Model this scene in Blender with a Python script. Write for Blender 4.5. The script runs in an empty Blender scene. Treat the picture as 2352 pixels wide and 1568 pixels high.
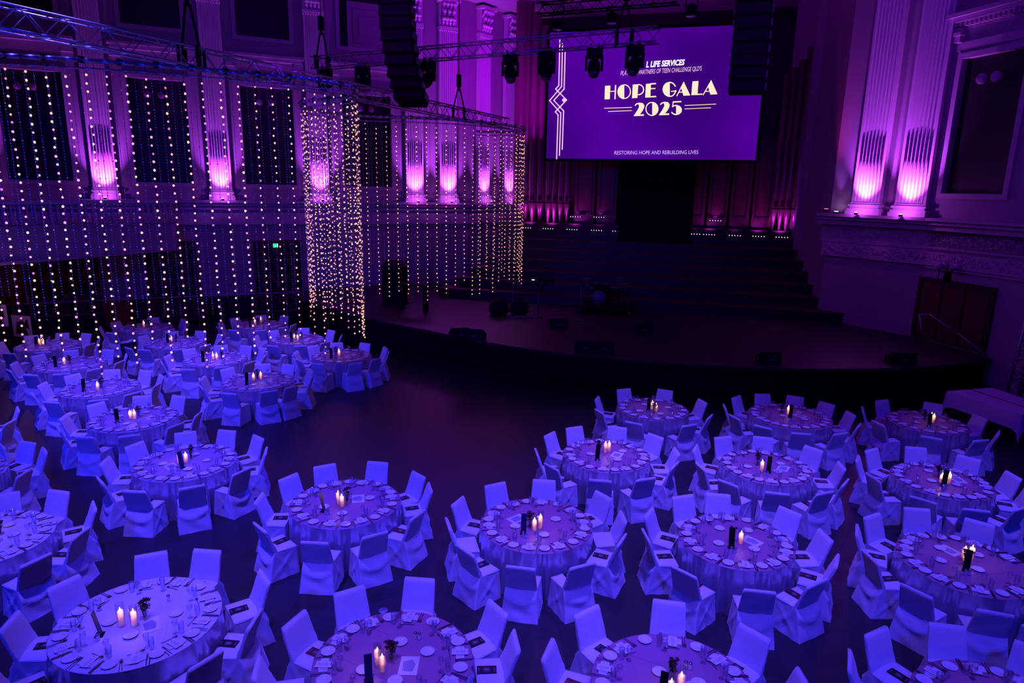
import bpy, math, random
from mathutils import Vector, Matrix
C=bpy.context.scene.collection
PI=math.pi
rnd=random.Random(7)
# ---------------------------------------------------------------- camera
F,TH,RO,H=1543.5,.22555,.02087,6.0077
cam=bpy.data.cameras.new('camera'); co=bpy.data.objects.new('camera',cam); C.objects.link(co)
R0=Vector((1,0,0)); D0=Vector((0,-math.sin(TH),-math.cos(TH))); FW=Vector((0,math.cos(TH),-math.sin(TH)))
rt=R0*math.cos(RO)-D0*math.sin(RO); dn=R0*math.sin(RO)+D0*math.cos(RO)
M=Matrix((rt,-dn,-FW)).transposed().to_4x4(); M.translation=Vector((0,0,H)); co.matrix_world=M
cam.sensor_width=36; cam.lens=F/2352*36; cam.clip_end=200
sc=bpy.context.scene; sc.camera=co
sc.view_settings.view_transform='Standard'; sc.view_settings.look='None'; sc.view_settings.gamma=1
sc.view_settings.use_curve_mapping=False; sc.view_settings.exposure=0.28
sc.cycles.use_denoising=True; sc.cycles.max_bounces=6; sc.cycles.diffuse_bounces=1; sc.cycles.glossy_bounces=3
sc.cycles.transparent_max_bounces=12; sc.cycles.sample_clamp_indirect=4; sc.cycles.sample_clamp_direct=0
w=bpy.data.worlds.new('world'); sc.world=w; w.use_nodes=True
w.node_tree.nodes['Background'].inputs[0].default_value=(.10,.0,.35,1); w.node_tree.nodes['Background'].inputs[1].default_value=.012
# ---------------------------------------------------------------- hall lights: violet floods from above, plus unseen fills added to brighten the hall
def light(name,kind,loc,energy,color,target=None,size=.4,angle=60,blend=1.0,sy=None):
    l=bpy.data.lights.new(name,kind); l.energy=energy; l.color=color
    o=bpy.data.objects.new(name,l); C.objects.link(o); o.location=loc
    if kind=='SPOT': l.spot_size=math.radians(angle); l.spot_blend=blend; l.shadow_soft_size=size
    elif kind=='AREA':
        l.size=size
        if sy: l.shape='RECTANGLE'; l.size_y=sy
    else: l.shadow_soft_size=size
    if target is not None:
        o.rotation_euler=(Vector(target)-Vector(loc)).to_track_quat('-Z','Y').to_euler()
    return o
VIO=(.105,.052,1.0); BLU=(.004,.012,1.0); MAG=(.62,.02,1.0); PUR=(.30,.0,.85)
KEYS=[((-9,19,13),(-9,15.5,0),1755,VIO,50),((-5,14,13),(-3.5,9.5,0),1620,VIO,48),((2.5,16,13),(3,11,0),1620,VIO,50),
      ((0,9.5,13),(-1,6.0,0),1215,VIO,46),((8,16.5,13),(8,11.5,0),945,VIO,46),((-8.5,26.5,13),(-8.5,22,0),1215,VIO,36),
      ((-9.5,13,13.2),(-10,16,0),7020,VIO,42),((-5.5,7.2,13.2),(-5.5,10.5,0),7020,VIO,42),((2,7.5,13.2),(2,10.5,0),7020,VIO,42),((3.5,11,13.2),(3.5,14,0),4860,VIO,40),
      ((-1.5,3.2,13.2),(-1.5,6.2,0),5670,VIO,40),((4,3.4,13.2),(4,6.2,0),3510,VIO,40),((8.5,8,13.2),(8.5,11,0),4455,VIO,42),((-13,17.5,13.2),(-13.2,20,0),4300,VIO,40),((-7.5,18.5,13.2),(-8,21.5,0),5670,VIO,38)]
for i,(p,t,e,c,a) in enumerate(KEYS): light('flood_or_fill_light',"SPOT",p,e,c,t,.35,a)  # violet table wash; extra spots added to lift chair fronts and far left
for p,t,e,a in (((-9,-1,9.5),(-6,14,0),3600,62),((3,-2,10),(3,10,0),2700,62),((9,2,10),(10,15,0),900,46),((-12,8,9),(-9,18,0),3800,60),((-6,2,7.5),(-4.5,20,8.3),2600,66),((-2,16,13),(-4.2,12.2,0),5200,46),((-10,8,8.5),(-15.5,24,4.2),1500,40)): light('flood_or_fill_light','SPOT',p,e,BLU,t,.4,a)  # blue fills added for chair backs, truss, dance floor and balcony
light('flood_or_fill_light','SPOT',(-1.5,20,10.5),60,(.8,.0,.8),(.5,14.5,0),.3,34)
light('flood_or_fill_light','SPOT',(1.5,21.5,10.6),110,(.7,.05,.9),(2.2,8.5,.7),.3,50)
light('flood_or_fill_light','AREA',(2,17,14.2),30,PUR,(2,17,0),14)  # weak violet fill added under the ceiling, no fixture there
light('flood_or_fill_light','AREA',(-6,19,11),110,(.24,.0,.8),(-9,34,8.5),6)  # unseen wash added to brighten the far left wall
light('flood_or_fill_light','AREA',(0,31.5,9.5),260,(.45,.0,1.0),(.3,34,14.6),2.0)  # upward fill added to brighten the stage ceiling and capitals
light('flood_or_fill_light','AREA',(5,13,11),240,(.18,.0,1.0),(16,22,10),5)  # unseen wash added to brighten the right hand wall
# ---------------------------------------------------------------- helpers
def ray(px,py):
    u=(px-1176)/F; v=(py-784)/F
    return rt*u+dn*v+FW
def hit(px,py,A,d):
    """where the sight line through a measured image point meets the vertical plane of a wall (A + d t)"""
    r=ray(px,py); det=-r.x*d[1]+d[0]*r.y
    s=(-A[0]*d[1]+d[0]*A[1])/det; t=(r.x*A[1]-r.y*A[0])/det
    return t,H+r.z*s
def aty(px,py,Y):
    r=ray(px,py); s=Y/r.y; return Vector((r.x*s,Y,H+r.z*s))
def atz(px,py,z):
    r=ray(px,py); s=(z-H)/r.z; return Vector((r.x*s,r.y*s,z))
def azd(a): a=math.radians(a); return (math.sin(a),math.cos(a))
class MB:
    def __init__(s): s.v=[];s.f=[];s.m=[];s.sm=[]
    def add(s,vs,fs,m=0,sm=False,T=None):
        o=len(s.v)
        s.v+=[tuple(T@Vector(p)) for p in vs] if T is not None else [tuple(p) for p in vs]
        s.f+=[tuple(i+o for i in f) for f in fs]; s.m+=[m]*len(fs); s.sm+=[sm]*len(fs); return s
    def box(s,x0,x1,y0,y1,z0,z1,m=0,T=None):
        return s.add([(x0,y0,z0),(x1,y0,z0),(x1,y1,z0),(x0,y1,z0),(x0,y0,z1),(x1,y0,z1),(x1,y1,z1),(x0,y1,z1)],
            [(3,2,1,0),(4,5,6,7),(0,1,5,4),(1,2,6,5),(2,3,7,6),(3,0,4,7)],m,False,T)
    def lathe(s,prof,n=16,m=0,T=None,sm=True,cap=True,ax=(0,0)):
        vs=[];fs=[]
        for r,z in prof:
            for i in range(n):
                a=2*PI*i/n; vs.append((ax[0]+r*math.cos(a),ax[1]+r*math.sin(a),z))
        for k in range(len(prof)-1):
            for i in range(n):
                j=(i+1)%n; fs.append((k*n+i,k*n+j,(k+1)*n+j,(k+1)*n+i))
        if cap:
            if prof[0][0]>1e-5: fs.append(tuple(range(n))[::-1])
            if prof[-1][0]>1e-5: fs.append(tuple((len(prof)-1)*n+i for i in range(n)))
        return s.add(vs,fs,m,sm,T)
    def tube(s,a,b,r,n=6,m=0,r2=None,T=None):
        a=Vector(a);b=Vector(b);d=b-a
        if d.length<1e-6: return s
        q=d.to_track_quat('Z','Y').to_matrix(); r2=r if r2 is None else r2
        vs=[a+q@Vector((r*math.cos(2*PI*i/n),r*math.sin(2*PI*i/n),0)) for i in range(n)]+[b+q@Vector((r2*math.cos(2*PI*i/n),r2*math.sin(2*PI*i/n),0)) for i in range(n)]
        fs=[(i,(i+1)%n,n+(i+1)%n,n+i) for i in range(n)]+[tuple(range(n))[::-1],tuple(range(n,2*n))]
        return s.add(vs,fs,m,True,T)
    def path(s,pts,r,n=6,m=0):
        for a,b in zip(pts,pts[1:]): s.tube(a,b,r,n,m)
        return s
    def poly(s,pts,z0,z1,m=0,T=None):
        n=len(pts); vs=[(x,y,z0) for x,y in pts]+[(x,y,z1) for x,y in pts]
        fs=[(i,(i+1)%n,n+(i+1)%n,n+i) for i in range(n)]+[tuple(range(n))[::-1],tuple(range(n,2*n))]
        return s.add(vs,fs,m,False,T)
    def grid(s,fn,nu,nv,m=0,closed=False,sm=True,T=None,flip=False):
        vs=[fn(i/nu,j/nv) for j in range(nv+1) for i in range(nu+(0 if closed else 1))]
        w_=nu if closed else nu+1; fs=[]
        for j in range(nv):
            for i in range(nu):
                a=j*w_+i; b=j*w_+(i+1)%w_; c=(j+1)*w_+(i+1)%w_; d=(j+1)*w_+i
                fs.append((d,c,b,a) if flip else (a,b,c,d))
        return s.add(vs,fs,m,sm,T)
    def ico(s,c,r,m=0,sz=1.0):
        t=(1+5**.5)/2; k=r/math.sqrt(1+t*t)
        vs=[(-1,t,0),(1,t,0),(-1,-t,0),(1,-t,0),(0,-1,t),(0,1,t),(0,-1,-t),(0,1,-t),(t,0,-1),(t,0,1),(-t,0,-1),(-t,0,1)]
        fs=[(0,11,5),(0,5,1),(0,1,7),(0,7,10),(0,10,11),(1,5,9),(5,11,4),(11,10,2),(10,7,6),(7,1,8),(3,9,4),(3,4,2),(3,2,6),(3,6,8),(3,8,9),(4,9,5),(2,4,11),(6,2,10),(8,6,7),(9,8,1)]
        return s.add([(c[0]+x*k,c[1]+y*k,c[2]+z*k*sz) for x,y,z in vs],fs,m,True)
    def mesh(s,name,mats):
        me=bpy.data.meshes.new(name); me.from_pydata(s.v,[],s.f)
        mats=mats if isinstance(mats,(list,tuple)) else [mats]
        for x in mats: me.materials.append(x)
        me.polygons.foreach_set('material_index',s.m); me.polygons.foreach_set('use_smooth',s.sm); me.update(); return me
def put(name,me,parent=None,loc=None,rz=0,label=None,cat=None,group=None,kind=None,rot=None):
    if isinstance(me,tuple): me=me[0].mesh(name,me[1])
    o=bpy.data.objects.new(name,me); C.objects.link(o)
    if parent is not None: o.parent=parent
    if loc is not None: o.location=loc
    if rot is not None: o.rotation_euler=rot
    elif rz: o.rotation_euler=(0,0,rz)
    for k,v in (('label',label),('category',cat),('group',group),('kind',kind)):
        if v: o[k]=v
    return o
def empty(name,loc,rz=0,label=None,cat=None,group=None,rot=None): return put(name,None,None,loc,rz,label,cat,group,None,rot)
def struct(name,mb,m,parent=None): return put(name,(mb,m),parent,kind='structure')
def frame(A,d):
    """matrix taking (along wall, out of wall toward the hall, up) to world"""
    n=Vector((d[1],-d[0],0)); return n
def wallT(A,d,side=1):
    X=Vector((d[0],d[1],0)); N=Vector((d[1],-d[0],0))*side
    m=Matrix((X,N,Vector((0,0,1)))).transposed().to_4x4(); m.translation=Vector((A[0],A[1],0)); return m
# ---------------------------------------------------------------- materials
def mat(name,col,rough=.6,metal=0,noise=0,scale=20,bump=0,bscale=60,col2=None,emit=None,es=1,spec=.5,sheen=0,wave=None,sub=None):
    m=bpy.data.materials.new(name); m.use_nodes=True; nt=m.node_tree; b=nt.nodes['Principled BSDF']
    b.inputs['Base Color'].default_value=(*col,1); b.inputs['Roughness'].default_value=rough; b.inputs['Metallic'].default_value=metal
    b.inputs['Specular IOR Level'].default_value=spec
    if sheen: b.inputs['Sheen Weight'].default_value=sheen
    tc=nt.nodes.new('ShaderNodeTexCoord')
    if noise:
        t=nt.nodes.new('ShaderNodeTexNoise'); t.inputs['Scale'].default_value=scale; t.inputs['Detail'].default_value=3; src=tc.outputs['Object']
        if wave:
            mp=nt.nodes.new('ShaderNodeMapping'); mp.inputs['Scale'].default_value=wave; nt.links.new(src,mp.inputs[0]); src=mp.outputs[0]
        nt.links.new(src,t.inputs['Vector'])
        r=nt.nodes.new('ShaderNodeMix'); r.data_type='RGBA'
        c2=col2 or tuple(min(1,c*(1-noise)) for c in col)
        r.inputs['A'].default_value=(*col,1); r.inputs['B'].default_value=(*c2,1)
        nt.links.new(t.outputs['Fac'],r.inputs['Factor']); nt.links.new(r.outputs['Result'],b.inputs['Base Color'])
    if bump:
        t=nt.nodes.new('ShaderNodeTexNoise'); t.inputs['Scale'].default_value=bscale; t.inputs['Detail'].default_value=2
        nt.links.new(tc.outputs['Object'],t.inputs['Vector'])
        bp=nt.nodes.new('ShaderNodeBump'); bp.inputs['Strength'].default_value=bump; bp.inputs['Distance'].default_value=.02
        nt.links.new(t.outputs['Fac'],bp.inputs['Height']); nt.links.new(bp.outputs[0],b.inputs['Normal'])
    if emit:
        b.inputs['Emission Color'].default_value=(*emit,1); b.inputs['Emission Strength'].default_value=es
        m.cycles.emission_sampling='NONE'
    return m
def glassmat(name,tint=(.85,.9,1),refl=.16):
    m=bpy.data.materials.new(name); m.use_nodes=True; nt=m.node_tree; nt.nodes.remove(nt.nodes['Principled BSDF'])
    tr=nt.nodes.new('ShaderNodeBsdfTransparent'); tr.inputs[0].default_value=(*tint,1)
    gl=nt.nodes.new('ShaderNodeBsdfGlossy'); gl.inputs['Roughness'].default_value=.08; gl.inputs[0].default_value=(1,1,1,1)
    fr=nt.nodes.new('ShaderNodeLayerWeight'); fr.inputs[0].default_value=refl
    mx=nt.nodes.new('ShaderNodeMixShader'); nt.links.new(fr.outputs['Facing'],mx.inputs[0]); nt.links.new(tr.outputs[0],mx.inputs[1]); nt.links.new(gl.outputs[0],mx.inputs[2])
    nt.links.new(mx.outputs[0],nt.nodes['Material Output'].inputs[0]); return m
def waxmat():
    m=bpy.data.materials.new('candle_wax'); m.use_nodes=True; nt=m.node_tree; nt.nodes.remove(nt.nodes['Principled BSDF'])
    a=nt.nodes.new('ShaderNodeBsdfDiffuse'); a.inputs[0].default_value=(.85,.74,.72,1)
    t=nt.nodes.new('ShaderNodeBsdfTranslucent'); t.inputs[0].default_value=(.95,.7,.5,1)
    mx=nt.nodes.new('ShaderNodeMixShader'); mx.inputs[0].default_value=.45
    nt.links.new(a.outputs[0],mx.inputs[1]); nt.links.new(t.outputs[0],mx.inputs[2]); nt.links.new(mx.outputs[0],nt.nodes['Material Output'].inputs[0]); return m
m_cover=mat('white_chair_cloth',(.80,.77,.82),.85,bump=.12,bscale=70,sheen=.3,noise=.06,scale=6)
m_cloth=mat('satin_tablecloth',(.62,.58,.68),.30,.55,noise=.12,scale=8,bump=.12,bscale=25)
m_topl=mat('satin_top_lilac_sheen',(.52,.36,.54),.45,.1,noise=.12,scale=5,bump=.08,bscale=30)  # silver satin on the left block, its bluish sheen put into the colour
m_topw=mat('satin_top_pale_sheen',(.80,.76,.82),.5,.05,noise=.08,scale=5,bump=.08,bscale=30)  # pale copy of the satin top, its brighter look put into the colour
m_topcl=mat('satin_top_rose_sheen',(.46,.22,.34),.45,.1,noise=.12,scale=5,bump=.08,bscale=30)  # rosy reflections of the silver satin painted into the base colour
m_china=mat('white_china',(.86,.86,.88),.12,noise=.03,scale=10)
m_paper=mat('white_paper',(.86,.85,.86),.7,noise=.05,scale=12)
m_napkin=mat('white_linen',(.84,.83,.86),.85,noise=.05,scale=14,bump=.3,bscale=120)
m_ink=mat('printed_ink',(.03,.03,.05),.5,noise=.3,scale=40)
m_pale=mat('pale_print',(.30,.32,.45),.5,noise=.7,scale=60)
m_card=mat('black_programme',(.012,.010,.016),.35,noise=.4,scale=30)
m_cardr=mat('maroon_programme',(.16,.01,.02),.35,noise=.5,scale=20)
m_steel=mat('polished_steel',(.30,.30,.44),.28,1,noise=.1,scale=40)
m_glass=glassmat('clear_glass',(.93,.95,1),.22)
m_cyl=glassmat('candle_glass',(.97,.96,.97),.22)
m_wax=waxmat()
m_flame=mat('candle_flame',(1,.6,.2),.5,emit=(1,.62,.28),es=14)
m_flower=mat('dark_red_petals',(.05,.004,.008),.7,noise=.6,scale=60)
m_leaf=mat('dark_leaves',(.008,.02,.012),.6,noise=.5,scale=50)
m_black=mat('black_paint',(.006,.006,.009),.7,noise=.3,scale=30,spec=.15)
m_blackg=mat('black_grille',(.003,.003,.004),.6,noise=.5,scale=80,bump=.4,bscale=200)
m_alu=mat('truss_aluminium',(.45,.45,.50),.35,.8,noise=.25,scale=25)
m_alud=mat('dull_aluminium',(.16,.16,.19),.45,.7,noise=.3,scale=25)
m_floor=mat('dark_floorboards',(.040,.038,.042),.42,noise=.5,scale=3,wave=(.6,9,1),bump=.05,bscale=30,spec=.35)
m_stage=mat('stage_boards',(.045,.022,.026),.45,noise=.4,scale=3,wave=(8,.6,1),spec=.4)
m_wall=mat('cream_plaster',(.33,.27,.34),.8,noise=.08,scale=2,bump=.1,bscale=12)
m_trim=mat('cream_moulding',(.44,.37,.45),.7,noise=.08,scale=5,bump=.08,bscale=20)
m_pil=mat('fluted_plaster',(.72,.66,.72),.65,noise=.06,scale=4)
m_win=mat('dark_window_panel',(.006,.005,.012),.5,noise=.4,scale=2)
m_dwood=mat('dark_timber',(.030,.010,.010),.45,noise=.5,scale=4,wave=(6,6,.5))
m_rwood=mat('red_brown_timber',(.10,.022,.018),.45,noise=.5,scale=4,wave=(6,6,.5))
m_latt=mat('lattice_timber',(.36,.12,.10),.5,noise=.4,scale=5)
m_pipe=mat('organ_pipe_metal',(.30,.13,.16),.35,.5,noise=.25,scale=5)
m_bulb=[mat('warm_bulb',(1,.8,.6),.5,emit=c,es=e*.85) for c,e in (((1,.38,.20),1.9),((1,.33,.30),1.4),((1,.44,.17),2.0),((.9,.25,.42),.8))]
m_wire=mat('thin_black_wire',(.02,.015,.03),.5,noise=.3,scale=30)
m_crys=mat('crystal_bead',(.62,.62,.75),.12,.35,noise=.2,scale=90)
m_globe=mat('opal_globe',(.45,.30,.45),.3,noise=.1,scale=8)
m_led=mat('led_lens',(.8,.7,1),.3,emit=(.75,.45,1),es=2.5)
m_hot=mat('uplight_lens',(1,.8,1),.3,emit=(1,.62,1),es=12)
m_redled=mat('magenta_lens',(1,.1,.5),.3,emit=(1,.1,.5),es=4)
m_green=mat('exit_green',(0,.6,.2),.4,emit=(.0,.75,.25),es=1.2)
m_white=mat('exit_white',(.8,.9,.8),.4,emit=(.5,1,.7),es=1.3)
m_blue=mat('number_board_blue',(.010,.016,.10),.5,noise=.3,scale=20)
m_drum=mat('drum_skin',(.14,.13,.22),.4,noise=.3,scale=10)
m_brass=mat('cymbal_bronze',(.25,.18,.10),.3,.8,noise=.3,scale=30)
m_cream=mat('screen_cream',(1,.8,.5),.5,emit=(1.0,.74,.42),es=.95)
m_scrw=mat('screen_white',(1,1,1),.5,emit=(.95,.88,1),es=.95)
m_scrt=mat('screen_lilac',(1,.7,.8),.5,emit=(.85,.52,.62),es=.85)
m_lilac=mat('screen_pale_lilac',(.8,.6,1),.5,emit=(.68,.42,.85),es=.8)
m_orange=mat('orange_cloth',(.30,.05,.02),.8,noise=.3,scale=8)
m_jacket=mat('dark_jacket_cloth',(.02,.03,.06),.9,noise=.5,scale=12,bump=.4,bscale=30)
# ================================================================ the hall
A1=(-15.9,28.5); d1=azd(65); T1=wallT(A1,d1)          # far left wall with tall dark windows
AR=(14.3,22.1); dR=azd(-14.5); TR=wallT(AR,dR,-1)      # right hand wall
AP=(14.07,23.0); dP=azd(-34); TP=wallT(AP,dP,-1)       # wall of the right pilaster pair
S3=(A1[0]+d1[0]*14.9,A1[1]+d1[1]*14.9); d3=azd(38); T3=wallT(S3,d3)
CZ=14.6
struct('floor',MB().box(-24,20,-4,40,-.1,0),m_floor)
struct('ceiling',MB().box(-24,20,-4,42,CZ,CZ+.2),m_wall)
# ---- far left wall, openings cut round the windows
def wall_with_holes(mb,T,t0,t1,z0,z1,holes,dep=.25):
    xs=sorted({t0,t1}|{h[0] for h in holes}|{h[1] for h in holes}); zs=sorted({z0,z1}|{h[2] for h in holes}|{h[3] for h in holes})
    for a,b in zip(xs,xs[1:]):
        run=None
        for c,e in zip(zs,zs[1:]):
            inh=any(h[0]<=a+1e-6 and b<=h[1]+1e-6 and h[2]<=c+1e-6 and e<=h[3]+1e-6 for h in holes)
            if inh:
                if run: mb.box(a,b,-dep,0,run[0],run[1],T=T); run=None
            else: run=(run[0],e) if run else (c,e)
        if run: mb.box(a,b,-dep,0,run[0],run[1],T=T)
W1=[(-8.4,-6.25),(-4.15,-2.0),(.2,2.35),(4.45,6.6),(8.75,11.0)]
holes=[(a,b,5.9,10.0) for a,b in W1]+[(a,b,12.0,14.3) for a,b in W1]
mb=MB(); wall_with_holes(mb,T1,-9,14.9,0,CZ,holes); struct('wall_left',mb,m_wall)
wi=0
for tier,(z0,z1) in enumerate(((5.9,10.0),(12.0,14.3))):
    for a,b in W1:
        wi+=1
        wo=struct('window_%d'%wi,MB().box(a,b,-.22,-.16,z0,z1,T=T1),m_win)
        fr=MB(); k=.16
        fr.box(a-k,b+k,0,.07,z0-k,z0,T=T1).box(a-k,b+k,0,.07,z1,z1+k,T=T1).box(a-k,a,0,.07,z0,z1,T=T1).box(b,b+k,0,.07,z0,z1,T=T1)
        put('window_frame',(fr,m_trim),wo)
        if tier==0:
            cn=MB().box(a-.45,b+.45,0,.22,11.05,11.2,T=T1).box(a-.55,b+.55,0,.3,11.2,11.3,T=T1).box(a-.5,a-.1,0,.18,10.75,11.05,T=T1).box(b+.1,b+.5,0,.18,10.75,11.05,T=T1)
            put('window_cornice',(cn,m_trim),wo)
        else:
            pass
# stepped plaster panel high on the pier between the windows and the stage
mb=MB(); 
for k in range(3): mb.box(9.1+.25*k,11.0-.25*k,0,.05+.04*k,11.9+.3*k,13.9-.3*k,T=T1)
struct('trim_1',mb,m_wall)
# ledge, frieze and dado along the far left wall
def ledge(mb,T,t0,t1,zt,out=.45):
    mb.box(t0,t1,0,out,zt-.10,zt,T=T).box(t0,t1,0,out-.10,zt-.22,zt-.10,T=T).box(t0,t1,0,out-.22,zt-.40,zt-.22,T=T)
    mb.box(t0,t1,0,.10,zt-.95,zt-.40,T=T).box(t0,t1,0,.14,zt-1.05,zt-.95,T=T)
mb=MB(); ledge(mb,T1,-9,14.9,5.2); mb.box(-9,14.9,0,.04,0,1.0,T=T1).box(-9,14.9,0,.08,1.0,1.07,T=T1); struct('trim_2',mb,m_trim)
mb=MB().box(-9,14.9,.045,.07,0,.98,T=T1); struct('baseboard_left',mb,m_dwood)
# ---- splayed wall beside the stage
mb=MB().box(0,4.5,-.25,0,0,CZ,T=T3); struct('wall_far',mb,m_wall)
mb=MB(); ledge(mb,T3,0,4.5,5.2); struct('trim_3',mb,m_trim)
# ---- right hand wall
hr=[(-1.45,.72,6.1,10.25),(-5.6,-3.4,6.1,10.25)]
mb=MB(); wall_with_holes(mb,TR,-12,8,0,CZ,hr); struct('wall_right',mb,m_wall)
for a,b,z0,z1 in hr:
    wi+=1
    wo=struct('window_%d'%wi,MB().box(a,b,-.22,-.16,z0,z1,T=TR),m_win)
    fr=MB(); k=.17
    fr.box(a-k,b+k,0,.08,z0-k,z0,T=TR).box(a-k,b+k,0,.08,z1,z1+k,T=TR).box(a-k,a,0,.08,z0,z1,T=TR).box(b,b+k,0,.08,z0,z1,T=TR)
    put('window_frame',(fr,m_trim),wo)
    cn=MB().box(a-.5,b+.5,0,.25,11.35,11.5,T=TR).box(a-.6,b+.6,0,.34,11.5,11.62,T=TR)
    for q in range(int((b-a+1)/.16)): cn.box(a-.45+q*.16,a-.37+q*.16,0,.2,11.22,11.35,T=TR)
    cn.box(b+.1,b+.5,0,.18,10.75,11.2,T=TR).box(a-.5,a-.1,0,.18,10.75,11.2,T=TR).box(b+.05,b+.55,0,.24,10.95,11.05,T=TR)
    cn.box(a-.5,b+.5,0,.06,10.5,10.75,T=TR)
    put('window_cornice',(cn,m_trim),wo)
mb=MB(); ledge(mb,TR,-12,1.0,5.3,.55); mb.box(-12,.95,0,.06,3.62,3.72,T=TR); struct('trim_4',mb,m_trim)
# carved frieze: rows of scrolling relief lumps, one joined relief
def relief(mb,T,ta_,tb_,out):
    rr=random.Random(3)
    for row,(za,zb) in enumerate(((3.78,4.20),(4.34,4.84))):
        t=ta_
        while t<tb_:
            z=rr.uniform(za+.06,zb-.06); r=rr.uniform(.035,.06); L=rr.uniform(.08,.2); a=rr.uniform(0,PI)
            pts=[T@Vector((t+math.cos(a+q*.9)*L*.25*q,out,min(zb,max(za,z+math.sin(a+q*.9)*L*.35)))) for q in range(4)]
            mb.path(pts,r*.5,4); t+=.05
mb=MB(); relief(mb,TR,-6,.9,.10)
mb.box(-12,.95,0,.10,3.72,4.9,T=TR).box(-12,.95,0,.14,4.24,4.30,T=TR)
fz=struct('trim_5',mb,m_trim)
# ---- wall of the right pilaster pair and the return into the organ recess
mb=MB().box(-.1,3.7,-.4,0,0,CZ,T=TP); 
e2=(AP[0]+dP[0]*3.7,AP[1]+dP[1]*3.7); d4=azd(7); T4=wallT(e2,d4,-1)
mb.box(0,8,-.3,0,0,CZ,T=T4); struct('wall_near_organ',mb,m_wall)
mb=MB(); ledge(mb,TP,-.2,3.9,5.3,.6); mb.box(-.2,3.8,-.3,.12,3.72,4.9,T=TP); relief(mb,TP,-.1,3.7,.12); struct('trim_6',mb,m_trim)
# ---- back wall of the organ recess
dS=(.964,-.267); nS=(.267,.964)
OB=(13.3+nS[0]*9.2,25+nS[1]*9.2); TB=wallT(OB,(-dS[0],-dS[1]),-1)
mb=MB().box(-4,22,-.3,0,0,CZ,T=TB); struct('wall_back',mb,m_dwood)
# ---------------------------------------------------------------- pilasters
def pilaster(T,tc,wd,zb,zc,label,lamp=70,cap=True,strong=1.0):
    p=put('fluted_pilaster',None,None,tuple(T@Vector((tc,0,zb))),0,label,'pilaster','fluted pilasters round the hall')
    L=Matrix.Translation(-(T@Vector((tc,0,zb)))).to_4x4()@T
    hw=wd/2; n=7; sh=MB(); z0=zb+.42; dp=.20
    # shaft with real flutes: profile across the front
    prof=[]; fw=wd*.86/n; x=-wd*.43
    prof.append((-hw,0)); prof.append((-hw,dp)); 
    for i in range(n):
        a=x+i*fw; prof.append((a+fw*.08,dp))
        for q in range(1,6):
            u=q/6; prof.append((a+fw*(.08+.84*u),dp-.055*math.sin(PI*u)))
        prof.append((a+fw*.92,dp))
    prof.append((hw,dp)); prof.append((hw,0))
    vs=[(tc+a,b,z0) for a,b in prof]+[(tc+a,b,zc) for a,b in prof]; N=len(prof)
    sh.add(vs,[(i+1,i,N+i,N+i+1) for i in range(N-1)],0,False,L)
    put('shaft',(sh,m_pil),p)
    # cabling: round rods filling the lower third of the flutes, each rod between two arrises
    rd=MB(); zr=z0+(zc-z0)*.29
    for i in range(n):
        cx=tc+x+(i+.5)*fw
        rd.tube((cx,dp-.018,z0+.03),(cx,dp-.018,zr),fw*.34,8,T=L)
    put('cabling',(rd,m_pil),p,kind='stuff')
    bs=MB().box(tc-hw*1.22,tc+hw*1.22,0,dp+.17,zb,zb+.14,T=L).box(tc-hw*1.16,tc+hw*1.16,0,dp+.12,zb+.14,zb+.22,T=L).box(tc-hw*1.02,tc+hw*1.02,0,dp+.05,zb+.22,zb+.28,T=L).box(tc-hw*1.13,tc+hw*1.13,0,dp+.10,zb+.28,zb+.36,T=L).box(tc-hw*1.03,tc+hw*1.03,0,dp+.03,zb+.36,zb+.43,T=L)
    put('base',(bs,m_pil),p)
    if cap:
        cp=MB().box(tc-hw*1.08,tc+hw*1.08,0,dp+.08,zc,zc+.10,T=L)
        cp.box(tc-hw,tc+hw,0,dp,zc+.1,zc+1.15,T=L)
        for r_,(zz,kk,out) in enumerate(((zc+.40,4,.10),(zc+.72,3,.14),(zc+1.03,4,.18))):
            for i in range(kk):
                xx=tc-hw*.8+(i+.5)*(1.6*hw/kk)
                cp.tube((xx,dp,zz-.25),(xx,dp+out,zz),.05,6,T=L,r2=.09); cp.ico(tuple(L@Vector((xx,dp+out+.03,zz+.02))),.11)
        cp.box(tc-hw*1.25,tc+hw*1.25,0,dp+.3,zc+1.15,zc+1.28,T=L)
        for i in range(9): cp.tube((tc-hw+i*wd/8,dp+.05,zc-.12),(tc-hw+i*wd/8,dp+.05,zc),.03,5,T=L)
        put('capital',(cp,m_pil),p)
    # floor-standing uplighter at its foot
    f=T@Vector((tc,dp+.50,zb+.0)); wl=bpy.data.objects.new('uplighter',None)
    u=MB().lathe([(.05,0),(.06,.02),(.06,.07),(.05,.08)],12).box(-.09,.09,-.02,.02,0,.01)
    uo=put('uplighter',(u,m_black),None,(f.x,f.y,f.z),0,'small black uplighter at the foot of '+label.replace('cream ',''),'uplighter','uplighters at the pilasters')
    put('lens',(MB().lathe([(.048,.081),(.048,.086)],12),m_hot),uo)
    tgt=T@Vector((tc,.15,zb+1.9))
    lo=light('uplighter_lamp','SPOT',tuple(f+Vector((0,0,.13))),1250*strong,(.55,.06,1.0),tuple(tgt),.04,68,.9); 
    g=light('uplighter_spill','POINT',tuple(f+Vector((0,0,.20))+(T.to_3x3()@Vector((0,.05,0)))),17*strong,(.7,.08,1.0),size=.05)
PN=['cream pilaster at far left behind the bead curtain','cream pilaster left of the tall middle window','cream pilaster right of the third window','left of the paired cream pilasters by the stage','right of the paired cream pilasters by the stage']
for t,l in ((-5.3,'cream pilaster off beyond the left edge'),(-.92,PN[0]),(3.43,PN[1]),(7.6,PN[2]),(12.1,PN[3]),(13.8,PN[4])):
    pilaster(T1,t,.86,5.2,13.2,l,strong=.75)
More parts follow.
